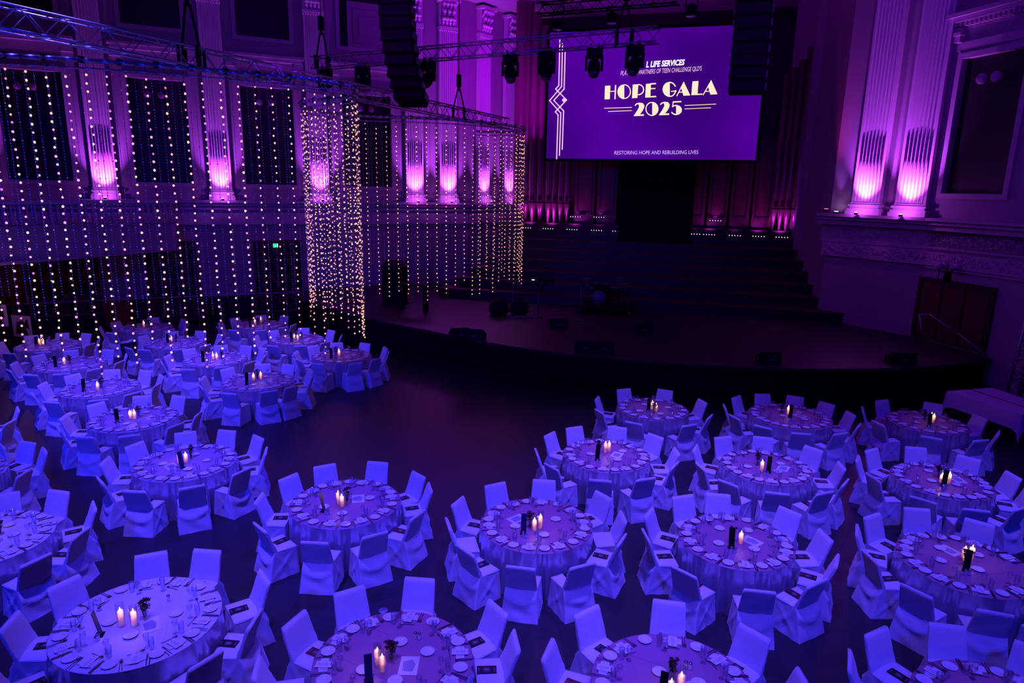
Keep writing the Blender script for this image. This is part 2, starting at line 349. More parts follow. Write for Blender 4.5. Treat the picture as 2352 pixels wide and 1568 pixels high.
for px,l in ((1105,'narrow-looking cream pilaster on the splayed stage wall'),(1163,'last cream pilaster before the organ recess, left side')):
    t,z=hit(px,455,S3,d3); pilaster(T3,t,.86,5.2,13.2,l,strong=.6)
for px,l in ((1991,'left of the two cream pilasters on the right wall'),(2094,'right of the two cream pilasters on the right wall')):
    t,z=hit(px,485,AP,dP); pilaster(TP,t,1.02,5.3,13.2,l,strong=.95)
# ---------------------------------------------------------------- sconce globes before the windows
def globes(T,tc,zc,label,r=.13):
    p=T@Vector((tc,.3,zc)); e=empty('globe_sconce',tuple(p),0,label,'wall lamp','twin globe lamps on the windows'); Rz=T.to_3x3()
    for s in (-1,1):
        v=Rz@Vector((s*.24,0,0)); put('globe',(MB().lathe([(r*math.sin(PI*k/8)+.0001,r*-math.cos(PI*k/8)) for k in range(9)],14),m_globe),e,tuple(v))
    v=Rz@Vector((0,-.46,0)); put('bracket',(MB().tube((0,0,0),tuple(v),.02).tube(tuple(Rz@Vector((-.24,0,-.02))),tuple(Rz@Vector((.24,0,-.02))),.018),m_black),e)
for i,(a,b) in enumerate(W1[1:]):
    globes(T1,(a+b)/2+(-.1),9.35,'twin pale globes on the %s tall window from the left'%['first','second','third','fourth'][i])
globes(TR,-.55,9.5,'twin pale globes on the tall right-hand window',.16)
# ---------------------------------------------------------------- left balcony
AB=(-17.6,19.6); dB=azd(24.7); TBk=wallT(AB,dB)
mb=MB().box(0,9.0,-.25,0,3.25,4.33,T=TBk).box(0,9.0,-.3,.10,4.33,4.42,T=TBk).box(0,9.0,-.3,.05,3.2,3.3,T=TBk).box(0,9.0,-2.6,-.25,3.25,3.4,T=TBk)
struct('trim_7',mb,m_wall)
bal=empty('balcony_rail',tuple(TBk@Vector((0,-.1,4.42))),0,'pale balustrade along the left balcony behind the bead curtain','balustrade')
L=Matrix.Translation(-(TBk@Vector((0,-.1,4.42))))@TBk
put('handrail',(MB().box(0,9.0,-.22,.04,5.12,5.24,T=L),m_trim),bal)
bme=MB().lathe([(.06,0),(.06,.05),(.04,.08),(.075,.25),(.05,.45),(.035,.55),(.06,.64),(.06,.70)],8).mesh('baluster',[m_trim])
for i in range(36): put('baluster',bme,bal,tuple(L@Vector((.15+i*.25,-.1,4.42))))
# lattice screens and doors at floor level of the far left wall
def lattice(name,a,b,z0,z1,nx,nz,label):
    root=struct(name,MB().box(a,b,.02,.06,z0,z1,T=T1),m_win)
    fr=MB(); k=.05
    fr.box(a-k,b+k,.06,.14,z0-k,z0,T=T1).box(a-k,b+k,.06,.14,z1,z1+k,T=T1).box(a-k,a,.06,.14,z0,z1,T=T1).box(b,b+k,.06,.14,z0,z1,T=T1)
    put('door_frame',(fr,m_latt),root)
    dx=(b-a)/nx; dz=(z1-z0)/nz
    for i in range(nx):
        for j in range(nz):
            g=MB(); x0=a+i*dx; zz=z0+j*dz; r=.018
            P=lambda u,v:T1@Vector((x0+u*dx,.10,zz+v*dz))
            g.tube(P(0,0),P(1,1),r,5).tube(P(0,1),P(1,0),r,5).tube(P(0,0),P(1,0),r,5).tube(P(0,0),P(0,1),r,5).tube(P(.5,0),P(.5,1),r*.7,5)
            put('lattice_panel',(g,m_latt),root)
lattice('door_1',-4.0,-1.5,.5,2.95,4,3,'')
lattice('door_2',.24,2.2,.2,3.44,3,4,'')
lattice('door_3',4.56,6.6,.2,3.4,3,4,'')
mb=MB()
for i in range(9): mb.box(-6.6+i*.28,-6.5+i*.28,.02,.1,.3,3.2,T=T1)
mb.box(-6.7,-4.2,.0,.02,.3,3.2,T=T1); struct('trim_8',mb,m_latt)
# exit sign
t,z=hit(632,563,A1,d1); es=T1@Vector((t,.12,z)); rz=math.atan2(d1[1],d1[0])
ex=put('exit_sign',(MB().box(-.12,.12,-.02,.03,-.10,.10),m_black),None,tuple(es),rz,'small green illuminated running-man exit sign above the far doors','exit sign')
put('lit_panel',(MB().box(-.11,.11,-.026,-.021,-.09,.09),m_green),ex)
man=MB().lathe([(.017,-.03),(.017,-.026)],8,T=Matrix.Rotation(0,4,'X'))
man=MB().box(-.02,.012,-.031,-.027,-.02,.03).box(-.012,.006,-.031,-.027,.04,.06).add([(.0,-.031,-.02),(.02,-.031,-.02),(.045,-.031,-.06),(.03,-.031,-.065)],[(0,1,2,3)]).add([(-.02,-.031,-.02),(.0,-.031,-.02),(-.03,-.031,-.06),(-.05,-.031,-.05)],[(0,1,2,3)]).box(.06,.1,-.031,-.027,-.07,.07)
put('running_figure',(man,m_white),ex)
# ---------------------------------------------------------------- stage
arc=[]; cxs,cys=6.9,35.0
import_pts=[(-9.5,28.9),(-7.4,26.4),(-5.45,24.5),(-2.6,22.2),(-.3,20.5),(2.8,19.1),(5.8,18.5),(9.4,18.4),(12.4,19.0),(14.75,20.1)]
def smooth(P,k=4):
    out=[]
    for i in range(len(P)-1):
        p0=P[max(i-1,0)];p1=P[i];p2=P[i+1];p3=P[min(i+2,len(P)-1)]
        for q in range(k):
            t=q/k
            out.append(tuple(.5*((2*p1[j])+(-p0[j]+p2[j])*t+(2*p0[j]-5*p1[j]+4*p2[j]-p3[j])*t*t+(-p0[j]+3*p1[j]-3*p2[j]+p3[j])*t**3) for j in range(len(p1))))
    out.append(tuple(P[-1])); return out
front=smooth(import_pts)
stg=empty('stage',(5,19,0),0,'low dark timber stage with a bowed front edge across the hall','stage')
back=[(13.9,24.0),(12.6,28.5),(14,33),(-4,38),(-3.2,34.9),(-9.5,30.9)]
def rel(P): return [(x-5,y-19) for x,y in P]
put('stage_floor',(MB().poly(rel(front+back),1.1,1.2),m_stage),stg)
nose=MB(); 
for a,b in zip(front,front[1:]): nose.tube((a[0]-5,a[1]-19,1.165),(b[0]-5,b[1]-19,1.165),.035,6)
put('stage_nosing',(nose,m_stage),stg)
def inset(P,k): 
    out=[]
    for i,p in enumerate(P):
        a=P[max(i-1,0)];b=P[min(i+1,len(P)-1)]; d=Vector((b[0]-a[0],b[1]-a[1])).normalized(); out.append((p[0]-d[1]*k,p[1]+d[0]*k))
    return out
put('stage_front',(MB().poly(rel(inset(front,.12)+back),.0,1.1),m_black),stg)
lp=inset(front,-.22)
put('stage_plinth',(MB().poly(rel(lp+inset(front,.2)[::-1]),0,.34),m_black),stg)
# choir risers stepping up to the organ
for k in range(7):
    z1=1.2+.4*(k+1); off=.82*k; s0=(-.35,.75,1.3,1.5,1.7,2.0,2.3)[k]; s1=17.2-.45*k
    P=lambda s,q:(13.3-dS[0]*s+nS[0]*q,25-(-.267)*s*1+nS[1]*q)
    a=P(s0,off);b=P(s1,off);c=P(s1,off+.82);d_=P(s0,off+.82)
    o=put('choir_riser',(MB().poly([a,b,c,d_],1.2 if k==0 else 1.2,z1-.04),m_dwood),None,None,0,'%s dark timber choir step counted up from the stage floor'%['first','second','third','fourth','fifth','sixth','seventh'][k],'step','choir steps')
    q0=P(s0-.02,off-.04);q1=P(s1+.02,off-.04)
    put('step_tread',(MB().poly([q0,q1,c,d_],z1-.04,z1),m_rwood),o)
# ================================================================ organ, screen and rigging
PO=lambda s,q,z:Vector((13.3-dS[0]*s+nS[0]*q,25+.267*s+nS[1]*q,z))     # s: leftwards along the risers, q: back into the recess
def s_at(px,q):
    A=PO(0,q,0); t,z=hit(px,500,(A.x,A.y),(-dS[0],-dS[1])); return t
rs=math.atan2(dS[1],dS[0])
TSg=lambda q:wallT((PO(0,q,0).x,PO(0,q,0).y),(-dS[0],-dS[1]),-1)
organ=empty('pipe_organ',tuple(PO(8,5.9,4.0)),0,'large dark pipe organ filling the recess behind the screen','organ')
OL=Matrix.Translation(-PO(8,5.9,4.0))
def opart(name,mb,m,parent=organ): 
    o=put(name,(mb,m),parent); return o
TQ=OL@TSg(5.9)
s_a,s_b=s_at(1195,5.9),s_at(1890,5.9)
opart('plinth',MB().box(s_b-.5,s_a+1.0,-.4,.35,3.9,4.25,T=TQ).box(s_b-.5,s_a+1.0,-.4,.42,4.25,4.32,T=TQ),m_rwood)
for k in range(9):
    a=s_at(1318+k*51,5.9); b=s_at(1318+(k+1)*51-6,5.9)
    pn=MB().box(b,a,-.3,.0,4.32,8.3,T=TQ)
    o=opart('case_panel',pn,m_rwood)
    put('panel_moulding',(MB().box(b+.12,b+.18,0,.05,4.9,8.0,T=TQ).box(a-.18,a-.12,0,.05,4.9,8.0,T=TQ).box(b+.12,a-.12,0,.05,4.8,4.9,T=TQ).box(b+.12,a-.12,0,.05,8.0,8.1,T=TQ),m_dwood),o)
s0=s_at(1590,4.6); s1=s_at(1420,4.6)
opart('console_tower',MB().box(s0,s1,-2.2,0,2.6,7.3,T=OL@TSg(4.6)).box(s0-.1,s1+.1,-2.2,.1,6.2,6.35,T=OL@TSg(4.6)).box(s0+.5,s1-.5,-1.5,0,7.3,8.2,T=OL@TSg(4.6)),m_black)
def pipe(px,r,ztop,q=5.5,foot=.95,zb=4.32,m=None):
    zb-=4.0; ztop-=4.0; c=OL@PO(s_at(px,q),q,0); zm=zb+foot
    o=opart('organ_pipe',MB().lathe([(.03,zb),(r*.95,zm),(r,zm+.06),(r,ztop),(r*.9,ztop)],16,ax=(c.x,c.y)),m or m_pipe)
    lip=MB().lathe([(r*1.03,zm+.0),(r*1.03,zm+.07)],16,ax=(c.x,c.y),cap=False).box(c.x-r*.5,c.x+r*.5,c.y-r*1.12,c.y-r*.8,zm+.12,zm+.34)
    put('pipe_mouth',(lip,m_dwood),o); return o
for px,r,zt in ((1222,.22,14),(1239,.20,13.4),(1258,.18,12.8),(1272,.16,12.2),(1286,.15,11.8),(1300,.15,11.4)): pipe(px,r,zt)
for px,r,zt in ((1776,.15,11.0),(1791,.16,11.3),(1806,.17,11.6),(1824,.19,12.1),(1845,.21,12.9),(1867,.25,14.0)): pipe(px,r,zt)
pipe(1886,.28,15.2,4.6,1.35,3.6); pipe(1912,.26,15.3,5.2,1.0,4.4)
for px,r in ((1192,.34),(1206,.22)): pipe(px,r,15.0,5.9,.9)
# LED battens along the organ plinth
bat=MB().box(-.32,.32,-.05,.05,0,.08).mesh('led_batten',[m_black])
lens=MB().lathe([(.017,.0),(.020,.012)],8,T=Matrix.Translation((0,-.05,.05))@Matrix.Rotation(PI/2,4,'X')).mesh('lens',[m_led])
for i,(px,py,q,st) in enumerate(((1208,532,4.9,22),(1259,534,4.9,26),(1314,535,4.9,18),(1370,536,4.9,4),(1419,539,4.9,1.5),(1594,546,4.9,1.5),(1628,547,4.9,12),(1687,549,4.9,4),(1741,553,4.9,16),(1794,558,4.9,24),(1857,562,4.9,34),(1322,500,5.6,2),(1376,501,5.6,2),(1643,509,5.6,2),(1861,545,5.6,8))):
    A=PO(0,q,0); t,z=hit(px,py,(A.x,A.y),(-dS[0],-dS[1])); z=max(z,4.02 if q<5 else 4.36); p=PO(t,q,z)
    ords=['first','second','third','fourth','fifth','sixth','seventh','eighth','ninth','tenth','eleventh']
    lab=('%s small LED batten from the left along the organ plinth'%ords[i]) if i<11 else ['LED batten on the ledge above, left of the organ console','LED batten on the ledge above, nearer the organ console','LED batten on the ledge right of the organ console','LED batten at the foot of the right organ pipes'][i-11]
    b=put('led_batten',bat,None,tuple(p),rs,lab,'light','LED battens before the organ')
    for k in range(5): put('lens',lens,b,(-.24+.12*k,0,0))
    light('batten_lamp','SPOT',tuple(p+Vector((0,.02,.14))),st*4.0,(.62,.03,1.0),tuple(p+Vector((.25,.95,1.25))),.06,95,1.0)
for px,py,c,st,lab in ((1897,486,(1,.03,.35),420,'magenta uplight in the corner right of the organ pipes'),(1920,492,(.55,.12,1),150,'violet uplight in the corner beside the right wall')):
    p=aty(px,py,25.6); u=put('corner_uplighter',(MB().lathe([(.07,0),(.09,.03),(.09,.1)],10),m_black),None,tuple(p),0,lab,'uplighter','corner uplighters')
    put('lens',(MB().lathe([(.07,.1),(.07,.11)],10),m_redled if c[0]==1 else m_hot),u)
    light('corner_lamp','SPOT',tuple(p+Vector((0,0,.15))),st,c,tuple(p+Vector((.05,.6,5))),.04,32,1.0)
t,z=hit(1178,455,S3,d3); q=T3@Vector((t,.35,5.25)); light('corner_lamp','SPOT',tuple(q),60,(1,.03,.35),tuple(q+Vector((.05,.1,5))),.04,22,1.0)
# ---------------------------------------------------------------- projection screen
SA=aty(1500,220,27.0); SAx=(SA.x,SA.y); TS=wallT(SAx,(-dS[0],-dS[1]),-1)
cor=[hit(x,y,SAx,(-dS[0],-dS[1])) for x,y in ((1257,366),(1736,365),(1765,50),(1261,80))]
sl=(cor[0][0]+cor[3][0])/2; sr_=(cor[1][0]+cor[2][0])/2; zb=(cor[0][1]+cor[1][1])/2; zt=(cor[2][1]+cor[3][1])/2
print('screen',cor)
scr=put('projection_screen',(MB().box(sr_-.12,sl+.12,-.06,0,zb-.12,zt+.12,T=TS),m_black),None,None,0,'large hanging screen lit violet with cream gala lettering','screen')
ms=bpy.data.materials.new('screen_image'); ms.use_nodes=True; nt=ms.node_tree; bs=nt.nodes['Principled BSDF']; bs.inputs['Base Color'].default_value=(0,0,0,1)
tc=nt.nodes.new('ShaderNodeTexCoord'); nz=nt.nodes.new('ShaderNodeTexNoise'); nz.inputs['Scale'].default_value=.22; cr=nt.nodes.new('ShaderNodeValToRGB')
cr.color_ramp.elements[0].position=.35; cr.color_ramp.elements[0].color=(.033,.0,.145,1); cr.color_ramp.elements[1].position=.65; cr.color_ramp.elements[1].color=(.070,.0,.265,1)
nt.links.new(tc.outputs['Object'],nz.inputs['Vector']); nt.links.new(nz.outputs['Fac'],cr.inputs[0]); nt.links.new(cr.outputs[0],bs.inputs['Emission Color']); bs.inputs['Emission Strength'].default_value=1.0
put('screen_face',(MB().box(sr_,sl,0,.006,zb,zt,T=TS),ms),scr)
hb=MB()
for s_ in (sl-.5,sr_+.5): hb.tube(TS@Vector((s_,-.03,zt+.1)),TS@Vector((s_,-.03,CZ)),.02)
put('hanging_cable',(hb,m_black),scr)
def sp(x,y,o=.012):                                                     # a measured point of the slide, on the screen's own plane
    t,z=hit(1240+x*.229592,40+y*.229592,SAx,(-dS[0],-dS[1])); return TS@Vector((t,o,z))
def flat(name,polys,m,o=.012):
    mb=MB()
    for P in polys: mb.add([sp(x,y,o) for x,y in P],[tuple(range(len(P)))])
    return put(name,(mb,m),scr)
def band(P,w_):
    out=[]
    for (x0,y0),(x1,y1) in zip(P,P[1:]):
        L_=math.hypot(x1-x0,y1-y0); nx,ny=-(y1-y0)/L_*w_/2,(x1-x0)/L_*w_/2; ex_,ey_=(x1-x0)/L_*w_*.3,(y1-y0)/L_*w_*.3
        out.append([(x0+nx-ex_,y0+ny-ey_),(x1+nx+ex_,y1+ny+ey_),(x1-nx+ex_,y1-ny+ey_),(x0-nx-ex_,y0-ny-ey_)])
    return out
def arcp(cx,cy,rx,ry,a0,a1,n=14): return [(cx+rx*math.cos(math.radians(a0+(a1-a0)*i/n)),cy-ry*math.sin(math.radians(a0+(a1-a0)*i/n))) for i in range(n+1)]
def ring(cx,cy,rx,ry,a0,a1,w_): return band(arcp(cx,cy,rx-w_/2,ry-w_/2,a0,a1),w_)
G={}
G['letter_h']=[[(652,685),(706,682),(700,817),(648,820)]]+band([(703,741),(750,738)],8)+band([(758,680),(752,815)],12)
G['letter_o']=[arcp(842,744,66,73,88,272)]+ring(845,742,66,73,-90,90,9)
G['letter_p']=[[(930,672),(985,669),(976,805),(922,808)]]+ring(985,722,58,56,-90,90,10)
G['letter_e']=[[(1062,665),(1112,662),(1105,800),(1054,802)]]+band([(1108,665),(1158,662)],13)+band([(1108,713),(1153,711)],10)+band([(1104,794),(1160,791)],13)
G['letter_g']=[arcp(1300,720,72,75,90,270)]+ring(1300,720,66,75,25,92,10)+ring(1300,720,64,75,-92,-8,9)+band([(1316,740),(1364,736)],10)
G['letter_a']=[[(1440,642),(1504,780),(1436,783),(1412,700)]]+band([(1370,786),(1440,650)],9)+band([(1393,748),(1424,747)],8)
G['letter_l']=[[(1527,640),(1587,636),(1577,775),(1515,778)]]+band([(1572,770),(1622,767)],12)
G['second_letter_a']=[[(1714,626),(1777,768),(1706,772),(1682,690)]]+band([(1634,774),(1713,636)],9)+band([(1660,740),(1698,738)],8)
two=[(948,878),(965,860),(995,852),(1030,858),(1046,880),(1042,905),(1025,938),(1000,970),(1041,968),(1039,984),(937,987),(975,930),(992,895),(990,870),(975,868),(955,886)]
G['digit_two']=[two]; G['second_digit_two']=[[(x+253,y-9) for x,y in two]]
G['digit_zero']=[arcp(1122,915,65,70,-88,88)]+ring(1122,915,65,70,90,270,9)
G['digit_five']=[arcp(1363,926,58,50,-90,90)]+band([(1336,846),(1412,842)],13)+band([(1334,846),(1328,895)],9)+band([(1328,892),(1340,884),(1365,880)],10)+ring(1363,926,56,50,-90,-150,10)
for k,v in G.items(): flat(k,v,m_cream)
flat('rule_lines',band([(645,909),(920,900)],6)+band([(685,941),(918,932)],6)+band([(1450,881),(1762,867)],6)+band([(1450,915),(1710,904)],6),m_cream)
flat('deco_ornament',band([(201,225),(190,682),(158,716),(268,826),(155,945),(183,975),(168,1415)],11)+band([(227,262),(217,692),(98,832),(210,957),(196,1380)],11)+band([(254,335),(243,716),(140,830),(238,935),(224,1320)],11)+[[(220,826),(240,806),(268,826),(236,848)]],m_scrt)
def text(name,s,Q,m,bold=0,shear=0):
    cu=bpy.data.curves.new('t','FONT'); cu.body=s; cu.offset=bold; cu.shear=shear; cu.resolution_u=3
    ob=bpy.data.objects.new('t',cu); C.objects.link(ob); dg=bpy.context.evaluated_depsgraph_get(); me=bpy.data.meshes.new_from_object(ob.evaluated_get(dg))
    bpy.data.objects.remove(ob); bpy.data.curves.remove(cu)
    xs=[v.co.x for v in me.vertices]; ys=[v.co.y for v in me.vertices]; x0,x1,y0,y1=min(xs),max(xs),min(ys),max(ys)
    for v in me.vertices:
        a=(v.co.x-x0)/(x1-x0); b=(v.co.y-y0)/(y1-y0)
        if callable(Q): v.co=Q(a,b)
        else:
            TLx,TLy,TRx,TRy,BRx,BRy,BLx,BLy=Q
            x=(BLx*(1-a)+BRx*a)*(1-b)+(TLx*(1-a)+TRx*a)*b; y=(BLy*(1-a)+BRy*a)*(1-b)+(TLy*(1-a)+TRy*a)*b
            v.co=sp(x,y,.012)
    me.materials.clear(); me.materials.append(m); me.update(); me.name=name
    return me
put('heading_text',text('heading_text','L LIFE SERVICES',(1066,440,1452,418,1446,478,1062,503),m_scrw,.035,.15),scr)
put('partner_text',text('partner_text',"PLATINUM PARTNERS OF TEEN CHALLENGE QLD'S",(812,535,1622,485,1618,541,806,590),m_scrt,.0,.12),scr)
put('tagline_text',text('tagline_text','RESTORING HOPE AND REBUILDING LIVES',(748,1335,1586,1328,1583,1366,744,1372),m_lilac),scr)
# ---------------------------------------------------------------- line array loudspeakers
def line_array(P,label,wd=1.05):
    """P: list of (x,y,z,tilt) for each cabinet"""
    root=empty('line_array_speaker',P[0][:3],0,label,'loudspeaker','hanging line array loudspeakers')
    for i,(x,y,z,tl) in enumerate(P):
        mb=MB(); hw=wd/2; hh=.17
        mb.add([(-hw,-.25,-hh),(hw,-.25,-hh),(hw*.9,.35,-hh*.8),(-hw*.9,.35,-hh*.8),(-hw,-.25,hh),(hw,-.25,hh),(hw*.9,.35,hh*.8),(-hw*.9,.35,hh*.8)],[(3,2,1,0),(4,5,6,7),(0,1,5,4),(1,2,6,5),(2,3,7,6),(3,0,4,7)])
        o=put('speaker_cabinet',(mb,m_black),root,(x-P[0][0],y-P[0][1],z-P[0][2]),rot=(tl,0,rs))
        put('front_grille',(MB().box(-hw+.06,hw-.06,-.262,-.25,-hh+.03,hh-.03),m_blackg),o)
        put('side_bracket',(MB().box(hw,hw+.05,-.15,.1,-.1,.1).box(-hw-.03,-hw,-.12,.05,-.08,.08),m_alud),o)
c=aty(1713,210,22.0); n=14
P=[(c.x,c.y,c.z+.37*k+.1,-.02 if k>2 else -.12) for k in range(n)][::-1]
line_array(P,'black line array speaker hanging in front of the screen, right side')
c=aty(912,0,23.0); P=[]
x,y,z,tl=c.x,c.y,c.z+1.5,0
for k in range(13):
    P.append((x,y,z,-tl)); z-=.37*math.cos(tl); dy=-.37*math.sin(tl); y+=-dy*.8; x+=.37*math.sin(tl)*.55
    if k>3: tl+=.060
line_array(P,'black line array speaker with curved foot hanging at left of the stage')
# ---------------------------------------------------------------- trusses
def truss(a,b,sz,nb,label,m=m_alu,up=Vector((0,0,1)),name='lighting_truss',rc=.026,rb=.013,tri=False):
    a=Vector(a);b=Vector(b); d=(b-a).normalized(); sd=d.cross(up).normalized(); h=sz/2
    root=empty(name,tuple(a),0,label,'truss')
    cs=[(-h,-h),(h,-h),(h,h),(-h,h)]
    off=[sd*x+up*y for x,y in cs]
    for o in off: put('chord',(MB().tube(o,(b-a)+o,rc,8),m),root)
    L_=(b-a).length
    for i in range(nb):
        p=(b-a)*(i/nb); q=(b-a)*((i+1)/nb)
        for f in range(4):
            o0,o1=off[f],off[(f+1)%4]
            if i%2: o0,o1=o1,o0
            put('brace',(MB().tube(p+o0,q+o1,rb,5),m),root)
    return root
ta=Vector((-9.35,13,8.8)); tb=Vector((-.5,31.3,8.75)); ta2=ta-(tb-ta).normalized()*2.5
tr1=truss(ta2,tb,.42,58,'long blue-lit box truss rising over the bead curtain at left')
tA=aty(722,146,26.0); tB=aty(1512,80,20.8)
tr2=truss(tA,tB,.40,34,'thin box truss carrying moving lights before the screen')
tC=aty(1238,22,24.5); tD=aty(1560,-6,22.5); tr3=truss(tC,tD,.34,14,'dark truss with small lamps high above the screen',m_black)
# rigging bridles and motors
def bridle(p,drop,label,top=CZ):
    e=empty('chain_bridle',tuple(p),0,label,'rigging','rigging bridles')
    mb=MB()
    for s_ in (-.2,.2):
        mb.path([Vector((s_,0,-.22)),Vector((s_*1.0,0,.24)),Vector((s_*.25,0,drop))],.03,6)
    mb.tube((0,0,drop),(0,0,top-p.z),.018,6)
    put('sling',(mb,m_black),e); put('motor',(MB().box(-.09,.09,-.09,.09,drop+.1,drop+.55).tube((0,0,drop-.05),(0,0,drop+.1),.05),m_black),e)
    put('clamp',(MB().box(-.25,-.19,-.2,-.14,-.24,.24).box(.19,.25,-.2,-.14,-.24,.24).box(-.25,-.19,.14,.2,-.24,.24).box(.19,.25,.14,.2,-.24,.24),m_black),e)
k1=ta+(tb-ta)*.20; bridle(k1,1.15,'black chain bridle holding the long left truss')
k2=ta+(tb-ta)*.80; bridle(k2,.9,'black chain bridle holding the far end of the long truss')
bridle(tA+(tB-tA)*.03,1.0,'black bridle at the left end of the moving light truss')
bridle(tA+(tB-tA)*.92,.9,'black bridle at the right end of the moving light truss')
# moving head lights
hb_=MB().box(-.24,.24,-.15,.15,-.20,0).box(-.19,.19,-.12,.12,-.25,-.2).mesh('base',[m_black])
yk=MB().box(-.27,-.20,-.08,.08,-.62,-.20).box(.20,.27,-.08,.08,-.62,-.20).box(-.27,.27,-.09,.09,-.28,-.2).mesh('yoke',[m_black])
hd=MB().lathe([(.10,-.26),(.17,-.22),(.19,-.05),(.19,.10),(.155,.20),(.15,.26)],18).mesh('lamp_head',[m_black])
ln=MB().lathe([(.14,.262),(.145,.268),(.05,.285)],16).mesh('lens',[m_alud])
names_=['leftmost moving head light on the stage truss','second moving head light from left on stage truss','third moving head light from left on stage truss','moving head light just left of the screen edge','moving head light overlapping the left screen edge','moving head light in front of the screen, left of the writing','moving head light in front of the slide writing']
for i,px in enumerate((745,832,982,1173,1257,1367,1461)):
    fr_=(px-722)/(1512-722); 
    # solve for the fraction whose projection is px
    lo,hi=0,1
    for _ in range(30):
        md=(lo+hi)/2; p=tA+(tB-tA)*md; r=p-Vector((0,0,H)); u=1176+F*(r.dot(rt)/r.dot(FW))
        if u<px: lo=md
        else: hi=md
    p=tA+(tB-tA)*lo+Vector((0,0,-.24))
    e=empty('moving_head_light',tuple(p),rs+(.2 if i%2 else -.15),names_[i],'stage light','moving head lights on the truss')
    put('base',hb_,e); put('yoke',yk,e); h_=put('lamp_head',hd,e,(0,0,-.55),rot=(PI-.5+.2*math.sin(i*2.1),.15*math.cos(i),0)); put('lens',ln,h_)
    put('clamp',(MB().box(-.14,-.08,-.05,.05,0,.14).box(.08,.14,-.05,.05,0,.14),m_black),e)
for i,(px,py) in enumerate(((1280,68),(1405,53),(1587,37))):
    p=aty(px,py,24.0 if i<2 else 22.8); e=empty('par_can',tuple(p),0,['left','middle','right'][i]+' round lamp under the high dark truss','stage light','round lamps on the high truss')
    put('can',(MB().lathe([(.09,.34),(.15,.3),(.16,.02),(.165,0)],14),m_black),e); put('lens',(MB().lathe([(.145,-.012),(.15,-.002)],14),m_globe),e)
    put('yoke',(MB().tube((-.18,0,.15),(-.18,0,.5),.015).tube((.18,0,.15),(.18,0,.5),.015).tube((-.18,0,.5),(.18,0,.5),.015),m_black),e)
# ---------------------------------------------------------------- curtain of beads and bulbs on a winding rail
RP=[(-12.2,12.0,8.15),(-11.0,12.7,8.15),(-9.4,13.0,8.15),(-7.9,13.4,8.15),(-6.47,14.0,8.15),(-5.4,14.6,8.15),(-4.51,15.1,8.15),(-3.95,15.8,8.15),(-3.77,16.7,8.15),(-4.2,17.9,8.15),(-5.1,18.6,8.15),(-5.85,19.3,8.15),(-6.2,20.6,8.15),(-5.9,21.9,8.15),(-5.1,22.7,8.15),(-4.1,22.95,8.15),(-3.15,23.0,8.15),(-1.64,23.6,8.15),(-.6,24.6,8.15),(.1,25.7,8.15),(.33,26.8,8.15),(.05,27.7,8.15),(-.7,28.1,8.15),(-1.6,28.0,8.15)]
rail=smooth(RP,5)
ro=put('curtain_rail',(MB().path([Vector(p) for p in rail],.045,8).path([Vector(p)+Vector((0,0,-.14)) for p in rail],.018,6),m_alu),None,None,0,'winding silver rail carrying the hanging bead and bulb strings','rail')
cum=[0]
for a,b in zip(rail,rail[1:]): cum.append(cum[-1]+(Vector(b)-Vector(a)).length)
def at(s):
    for i in range(len(cum)-1):
        if cum[i+1]>=s: return Vector(rail[i]).lerp(Vector(rail[i+1]),(s-cum[i])/(cum[i+1]-cum[i]))
    return Vector(rail[-1])
cb=MB()
s=0
cme=MB().box(-.035,.035,-.035,.035,-.05,.07).tube((-.07,0,.03),(.07,0,.03),.02).mesh('clamp',[m_black])
while s<cum[-1]: p=at(s); put('clamp',cme,ro,tuple(p)); s+=.62
tot=cum[-1]; kk=0
def sect(s):
    f=s/tot
    if f<.27: return 'hanging over the left tables','left sweep of the curtain'
    if f<.58: return 'in the dense round turn of the curtain','round turn of the curtain'
    if f<.83: return 'in the thin stretch before the stage','thin stretch of the curtain'
    return 'in the last loop of the curtain beside the stage','last loop of the curtain'
bmesh_=[]
for v in range(16):
    mb=MB(); r_=random.Random(v); n=33+v%6; off=r_.uniform(0,.15); z=-.25
    for i in range(n):
        z=-.22-off-.155*i+r_.uniform(-.012,.012); j=r_.uniform(-.012,.012)
        mb.ico((j,r_.uniform(-.012,.012),z),(.0225 if v<8 else .020)*r_.uniform(.85,1.1),r_.choice((0,0,1,1,1,2,3) if v%3 else (0,2,2,0,1)),1.15)
    me=mb.mesh('bulbs',m_bulb); wm=MB().tube((0,0,0),(0,0,z),.005,4).mesh('light_string',[m_wire]); bmesh_.append((me,wm))
ORD=['first','second','third','fourth','fifth','sixth','seventh','eighth','ninth','tenth','eleventh','twelfth','thirteenth','fourteenth','fifteenth','sixteenth','seventeenth','eighteenth','nineteenth','twentieth','twenty-first','twenty-second','twenty-third','twenty-fourth','twenty-fifth']
cntg={}
s=.1; rr=random.Random(11); nb=0
while s<tot:
    f=s/tot; p=at(s); l,g=sect(s)
    me,wm=bmesh_[rr.randrange(8)+(0 if f<.26 else 8)]
    k_=cntg.get(g,0); cntg[g]=k_+1
    lab='string of small warm bulbs '+l
    if g in ('left sweep of the curtain','thin stretch of the curtain') and k_<25: lab='%s string of warm bulbs from the left, %s'%(ORD[k_],l)
    o=put('light_string',wm,None,tuple(p),rr.uniform(0,6),lab,'light string','bulb strings in the '+g); put('bulb_row',me,o,kind='stuff'); nb+=1
    s+=.24 if .30<f<.60 else .33
cmesh=[]
